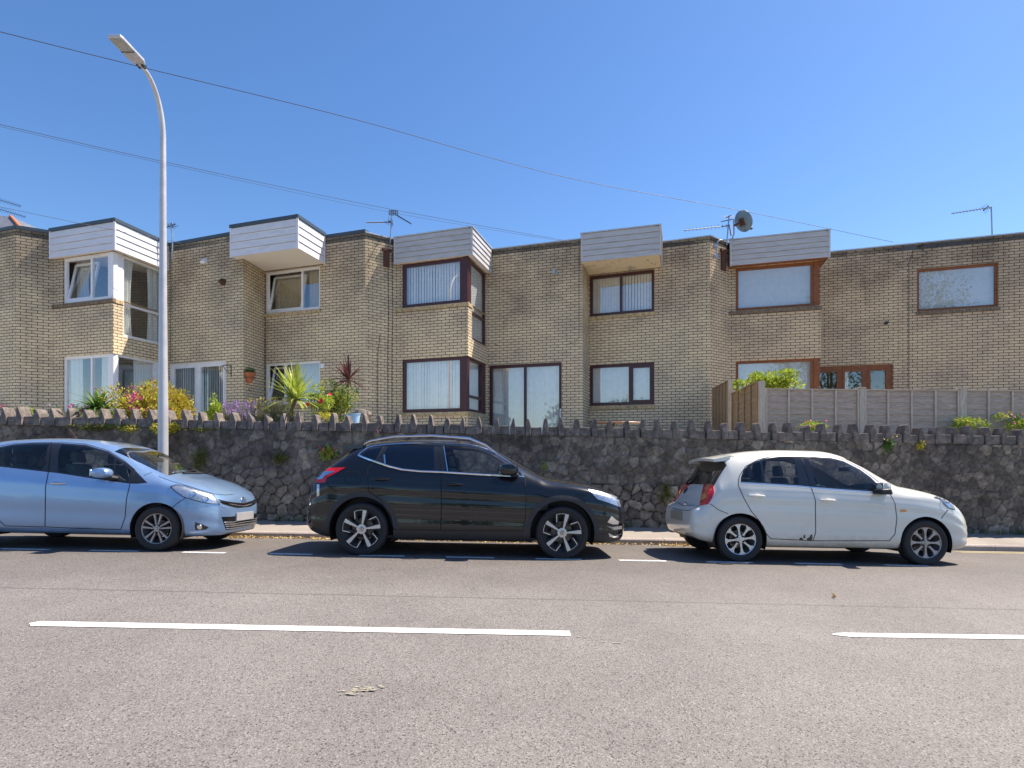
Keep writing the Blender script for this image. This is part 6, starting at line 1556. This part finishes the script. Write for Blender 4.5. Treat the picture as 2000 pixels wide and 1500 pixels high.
# 7 rose
c = P3(622, 782, 11.3); r_ = plant('rose_bush', 'thin rose bush with red blooms right of the spiky palm', P3(612, 825, 11.3), 'shrub'); mb = MB(); clump(mb, c, (.32, .18, .30), 700, .06, lumps=10, seed=21); rp(mb, 'foliage', [M['leaf_lime']], r_)
mb = MB()
for k in range(5): mb.tube([P3(610 + k * 2, 826, 11.3), P3(608 + k * 7, 775, 11.3)], .008, 4)
rp(mb, 'stem', 'bark', r_); flower_parts(r_, [P3(*q, 11.1) for q in ((627, 782), (629, 783), (626, 785), (600, 790), (645, 770))], .04, 'flower_red', 6)
# 8 green shrub
c = P3(657, 785, 11.8); r_ = plant('green_shrub', 'loose mid-green shrub under the bronze spiky plant', Vector((c.x, c.y, GZ)), 'shrub'); mb = MB(); clump(mb, c, (.48, .3, .46), 2400, .055, mi=(0, 0, 1), lumps=12, seed=22); rp(mb, 'foliage', [M['leaf_green'], M['leaf_gold']], r_)
mb = MB()
for k in range(6): mb.tube([Vector((c.x, c.y, GZ)), P3(635 + k * 9, 780, 11.8)], .01, 4)
rp(mb, 'stem', 'bark', r_)
# 9 bronze cordyline
c = P3(681, 741, 12.0); b = Vector((P3(680, 800, 12).x, 12, GZ)); r_ = plant('bronze_cordyline', 'dark bronze spiky plant on a thin bare stem against the brick wall', b); mb = MB(); mb.tube([b, P3(679, 775, 12), c], [.03, .022, .02], 7); rp(mb, 'trunk', 'bark', r_, True)
mb = MB(); blades(mb, c, 54, .56, .044, .13, (.0, 1.25), 9); rp(mb, 'foliage', 'leaf_purple', r_)
# 10 yellow low plant, rock, tub
c = P3(641, 812, 10.95); r_ = plant('low_yellow_plant', 'low yellow-green plant on the wall top under the rose bush', c); mb = MB(); clump(mb, c, (.16, .1, .08), 380, .035, lumps=6, seed=31); rp(mb, 'foliage', 'leaf_gold', r_)
c = P3(708, 806, 11.6); mb = MB()
for k in range(4):
    cc = c + Vector((random.uniform(-.1, .1), random.uniform(-.05, .05), random.uniform(-.12, 0)))
    mb.lathe([(0, -.10), (.11, -.06), (.14, 0), (.10, .07), (0, .10)], lambda x, y, h, cc=cc: cc + Vector((x * 1.2, y, h)), 7)
o = mb.build('garden_rock', M['cope'], None, False); tag(o, 'dark rough rocks piled on the garden edge under the bronze plant', 'rock')
c = P3(690, 815, 11.4); mb = MB(); mb.lathe([(0, -.16), (.11, -.16), (.14, .06), (.15, .06), (.15, .075), (.12, .075), (.10, -.12), (0, -.12)], lambda x, y, h: c + Vector((x, y, h)), 20); o = mb.build('plastic_tub', plain('pale_blue_plastic', (.30, .50, .72), .4), None, True); tag(o, 'pale blue plastic tub left of the dark rocks', 'tub')
# 11 hanging pot and brackets on the white-framed house
Fr, Lr, _, _ = frame((-6.96, 14.59), (-6.864, 15.62))
c = Vector((P3(487, 738, 14.75).x, 14.75, P3(487, 738, 14.75).z)); r_ = plant('hanging_pot', 'terracotta pot of dark foliage hung on the corner of the white-framed house', c, 'plant pot')
mb = MB(); mb.lathe([(0, -.13), (.06, -.13), (.15, .10), (.165, .10), (.165, .13), (.14, .13), (.05, -.09), (0, -.09)], lambda x, y, h: c + Vector((x, y, h)), 22); rp(mb, 'pot', 'terracotta', r_, True)
mb = MB(); clump(mb, c + Vector((0, 0, .17)), (.17, .15, .09), 520, .04, lumps=7, seed=41); rp(mb, 'foliage', 'leaf_green', r_)
mb = MB(); mb.tube([c + Vector((-.17, .0, .02)), c + Vector((-.10, .05, -.28)), c + Vector((.02, .1, -.34))], .009, 5); mb.tube([c + Vector((.165 * math.cos(t), .165 * math.sin(t), .0)) for t in [2 * math.pi * k / 16 for k in range(17)]], .008, 5, False); rp(mb, 'wire_bracket', 'dark_metal', r_)
F = f1['F3']; u, z = wall_pt(F, P3a, Qa, 452, 722); r_ = plant('wall_bracket', 'empty black scroll bracket on the brick beside the white patio door', Vector(F(u, 0, z)), 'bracket')
mb = MB(); mb.tube([F(u, .01, z + .12), F(u, .01, z - .18)], .011, 5); mb.tube([F(u, .01, z + .09), F(u - .06, .16, z + .10), F(u - .10, .24, z + .06)], .011, 5); mb.tube([F(u, .01, z - .12), F(u - .05, .12, z - .04), F(u - .08, .18, z + .07)], .009, 5); rp(mb, 'scroll', 'dark_metal', r_)
# 12 garden table
c = P3(1209, 826, 12.6); r_ = plant('garden_table', 'round brown garden table just showing above the wall under the maroon window', Vector((c.x, c.y, GZ)), 'table')
mb = MB(); mb.lathe([(0, -.012), (.50, -.012), (.515, .0), (.50, .018), (0, .018)], lambda x, y, h: c + Vector((x, y, h)), 36); rp(mb, 'tabletop', plain('brown_table_wood', (.22, .12, .07), .5, 0, .3, 12), r_, True)
for sx, sy in ((-1, -1), (1, -1), (-1, 1), (1, 1)):
    mb = MB(); mb.tube([c + Vector((sx * .12, sy * .12, -.01)), Vector((c.x + sx * .34, c.y + sy * .34, GZ))], .022, 6); rp(mb, 'leg', 'bark', r_)
r_ = plant('garden_chair', 'dark garden chair left of the round table, mostly hidden by the wall', Vector((P3(1160, 830, 12.6).x, 12.6, GZ)), 'chair')
x_ = r_.location.x; y_ = 12.6; zt_ = P3(0, 822, 12.6).z
mb = MB(); mb.hexa([(x_ - .05, y_ - .22, GZ + .32), (x_, y_ - .22, GZ + .32), (x_, y_ + .22, GZ + .32), (x_ - .05, y_ + .22, GZ + .32), (x_ - .10, y_ - .2, zt_), (x_ - .06, y_ - .2, zt_), (x_ - .06, y_ + .2, zt_), (x_ - .10, y_ + .2, zt_)]); rp(mb, 'backrest', 'black_plastic', r_)
mb = MB(); mb.box(x_, x_ + .42, y_ - .22, y_ + .22, GZ + .28, GZ + .32); rp(mb, 'seat', 'black_plastic', r_)
for sx in (.02, .38):
    for sy in (-.19, .19): mb = MB(); mb.tube([(x_ + sx, y_ + sy, GZ), (x_ + sx, y_ + sy, GZ + .28)], .015, 5); rp(mb, 'leg', 'black_plastic', r_)
# 13 shrub behind fence
c = P3(1508, 750, 12.4); r_ = plant('lime_shrub', 'bright lime-green shrub rising behind the fence in front of the orange-framed window', Vector((c.x, c.y, GZ)), 'shrub')
mb = MB(); clump(mb, c, (.70, .3, .24), 1500, .085, up=.5, lumps=16, seed=51); clump(mb, P3(1540, 735, 12.3), (.25, .2, .18), 260, .08, up=.7, lumps=5, seed=52); clump(mb, P3(1480, 742, 12.3), (.25, .2, .18), 220, .08, up=.7, lumps=5, seed=53); rp(mb, 'foliage', 'leaf_lime', r_)
mb = MB()
for k in range(6): mb.tube([Vector((c.x, c.y, GZ)), P3(1455 + k * 20, 745, 12.4)], .014, 5)
rp(mb, 'stem', 'bark', r_)
c = P3(1444, 752, 12.0); r_ = plant('lime_climber', 'small spray of lime leaves over the joint of the two brown fence panels', c); mb = MB(); clump(mb, c, (.14, .1, .12), 130, .075, lumps=5, seed=54); rp(mb, 'foliage', 'leaf_lime', r_)
# 14 flowers before the grey fence
for i, (px, py, rx, rz_, n, lb, fm_) in enumerate([(1584, 832, .28, .12, 420, 'small green plant with pink flowers before the left part of the grey fence', 'flower_pink'), (1893, 830, .42, .16, 900, 'lime green flowering bush in front of the grey fence near the right edge', 'flower_yellow'), (1990, 828, .34, .22, 700, 'rose bush with pink blooms at the right edge of the photo', 'flower_pink'), (1953, 815, .14, .10, 110, 'thin sprig of yellow-pink buds between the two bushes at the right', 'flower_yellow')]):
    c = P3(px, py, 10.98); r_ = plant('flowering_bush', lb, c, 'shrub'); mb = MB(); clump(mb, c, (rx, .14, rz_), n, .045, lumps=9, seed=60 + i); rp(mb, 'foliage', [M['leaf_lime'], M['leaf_gold']], r_)
    flower_parts(r_, [c + Vector((random.uniform(-rx, rx) * .8, -.14, random.uniform(-.2, 1.0) * rz_)) for _ in range(8)], .026, fm_)
# 15 growth on the wall face
def wallgrow(px, py, rx, rz_, n, sz, m, label, name='wall_plant', fl=None, nf=0, seed=0, up=0.0):
    c = P3(px, py, WALLY - .05); r_ = plant(name, label, c); mb = MB(); clump(mb, c, (rx, .05, rz_), n, sz, up=up, lumps=8, seed=seed); rp(mb, 'foliage', m if isinstance(m, list) else M[m], r_)
    if fl: flower_parts(r_, [c + Vector((random.uniform(-rx, rx), -.07, random.uniform(-.3, 1) * rz_)) for _ in range(nf)], .018, fl)
wallgrow(640, 890, .14, .16, 420, .05, 'leaf_lime', 'pale green red-flowered plant growing from the wall behind the black car rear', fl='flower_red', nf=8, seed=71)
wallgrow(392, 898, .22, .24, 620, .035, [M['moss'], M['leaf_red']], 'russet and green moss patch on the wall above the silver-blue car bonnet', seed=72)
wallgrow(546, 895, .16, .13, 420, .035, 'moss', 'dark green moss tuft mid-height on the wall between the two left cars', seed=73)
wallgrow(738, 842, .06, .14, 130, .03, 'leaf_silver', 'thin trailing weed hanging from the coping above the black car', fl='flower_pink', nf=2, seed=74)
wallgrow(1735, 868, .13, .16, 260, .045, 'leaf_green', 'green trailing weed hanging from the coping above the white car', fl='flower_yellow', nf=4, seed=75, up=-.6)
wallgrow(1797, 868, .08, .08, 110, .04, 'leaf_gold', 'small yellow tuft under the coping right of the trailing weed', seed=76)
wallgrow(190, 833, .80, .05, 900, .032, [M['moss'], M['leaf_gold']], 'long mossy strip under the coping at the left of the golden shrub', seed=77)
wallgrow(390, 838, .42, .035, 300, .028, 'moss', 'mossy strip under the coping right of the street lamp', seed=78)
wallgrow(1062, 910, .05, .12, 60, .04, 'leaf_lime', 'thin green weed on the wall above the black car bonnet', seed=79)
wallgrow(1300, 960, .14, .28, 420, .035, [M['moss'], M['leaf_green']], 'green weeds in the wall joints left of the white car tail', seed=80)
for i, (px, py, w_, lb) in enumerate([(572, 1012, .35, 'grass tufts at the wall foot left of the black car'), (1224, 1026, .12, 'bright grass tuft at the wall foot right of the black car'), (1950, 1030, .62, 'green weeds along the wall foot at the right edge')]):
    c = P3(px, py, WALLY - .12); c.z = pave_z(c.x, WALLY - .1); r_ = plant('grass_tuft', lb, c, 'grass'); mb = MB()
    for k in range(int(w_ * 14) + 2): blades(mb, c + Vector((random.uniform(-w_, w_), random.uniform(-.03, .05), 0)), 9, .13, .007, .12, (.0, .6), 90 + k + i * 50)
    rp(mb, 'foliage', 'leaf_green', r_)
# 16 leaf litter in the gutter
mb = MB(); random.seed(12)
for k in range(1100):
    x = random.choice([random.gauss(-3.9, .5), random.gauss(-4.6, .35), random.uniform(-5, 3.2), random.gauss(-3.1, .3), random.gauss(-.2, 1.0), random.gauss(1.3, .3), random.gauss(2.7, .25)]); y = KERB - .02 - abs(random.gauss(0, .07)); z = road_z(x, y) + .008 + max(0, .03 - (KERB - y) * .3) * random.random()
    leafquad(mb, Vector((x, y, z)), Vector((random.uniform(-1, 1), random.uniform(-1, 1), random.uniform(-.1, .35))), random.uniform(.018, .05), .7)
o = mb.build('leaf_litter', M['litter']); tag(o, kind='stuff')
r_ = None; mb = MB(); x, y = px_x(1625, 5.6), 5.6
for k in range(4): leafquad(mb, Vector((x + .01 * k, y, road_z(x, y) + .012)), Vector((random.uniform(-1, 1), random.uniform(-1, 1), .3)), .05, .6)
o = mb.build('fallen_leaf', M['litter']); tag(o, 'single dry leaf lying on the road below the white car door', 'leaf')
# 17 neighbour roof at the far left
c0 = Vector((-22.5, 25.0, 0)); r_ = plant('neighbour_house', 'pitched slate roof with orange ridge tiles at the far left, behind the flat roofs', Vector((-24, 25, GZ)), 'house')
A = P3(47, 446, 23.5); B_ = P3(-60, 385, 23.5)
mb = MB(); mb.hexa([(B_.x - 6, 23.5, A.z - .1), (A.x, 23.5, A.z - .1), (A.x, 30, A.z - .1), (B_.x - 6, 30, A.z - .1), (B_.x - 6, 26, B_.z + .6), (B_.x, 25.5, B_.z), (B_.x, 27, B_.z), (B_.x - 6, 27, B_.z + .6)]); rp(mb, 'roof', 'slate', r_)
mb = MB(); mb.tube([(A.x, 23.45, A.z - .12), (B_.x, 25.45, B_.z - .02)], .075, 8); rp(mb, 'ridge_tiles', 'terracotta', r_)
mb = MB(); mb.box(B_.x - 5.5, A.x - .4, 23.9, 29.5, GZ - .3, A.z - .15); rp(mb, 'wall', 'room', r_)
# trees on the far side of the road, behind the photographer: they show in the glass and the car paint
def tree(x, y, h, r, seed, label):
    g = road_z(x, -3); r_ = plant('broadleaf_tree', label, Vector((x, y, g)), 'tree'); rnd = random.Random(seed)
    mb = MB(); mb.tube([(x, y, g - .2), (x + .1, y, g + h * .3), (x, y, g + h * .6)], [.22, .16, .08], 8)
    for k in range(6):
        a = rnd.uniform(0, 6.28); mb.tube([(x, y, g + h * .35), (x + math.cos(a) * r * .6, y + math.sin(a) * r * .6, g + h * rnd.uniform(.55, .85))], [.08, .03], 6)
    rp(mb, 'trunk', 'bark', r_); mb = MB(); clump(mb, Vector((x, y, g + h * .62)), (r, r, h * .38), 6500 if h > 12 else 2200, .2 if h > 12 else .3, lumps=22, seed=seed, fill=.3); rp(mb, 'crown', 'leaf_dark', r_)
for i, (x, y, h, r) in enumerate([(-15, -13, 5.5, 2.8), (-8.5, -14, 3.8, 2.4), (-2.5, -15, 4.2, 2.6), (3.0, -14, 3.4, 2.2), (4.0, -18, 14.6, 3.4), (9.6, -18, 17.5, 3.8), (20, -15, 9.0, 3.5)]):
    tree(x, y, h, r, 200 + i, ['tree across the road at the far left, seen only in reflections', 'second tree from the left across the road, behind the camera', 'tree straight behind the camera, left of the low one', 'lowest tree behind the camera', 'tall tree behind the camera, reflected in the orange-framed corner window', 'tallest tree behind the camera, reflected in the right-hand window', 'outermost right tree across the road, behind the camera'][i])

r_ = plant('hedge', 'long clipped hedge across the road behind the camera, seen only as a reflection', Vector((0, -9, 0)), 'hedge'); mb = MB()
for k in range(22): clump(mb, Vector((-22 + k * 2.1, -9, .75 - .0185 * (-22 + k * 2.1))), (1.5, .6, .95), 420, .2, lumps=6, seed=300 + k, fill=.2)
rp(mb, 'foliage', 'leaf_dark', r_)
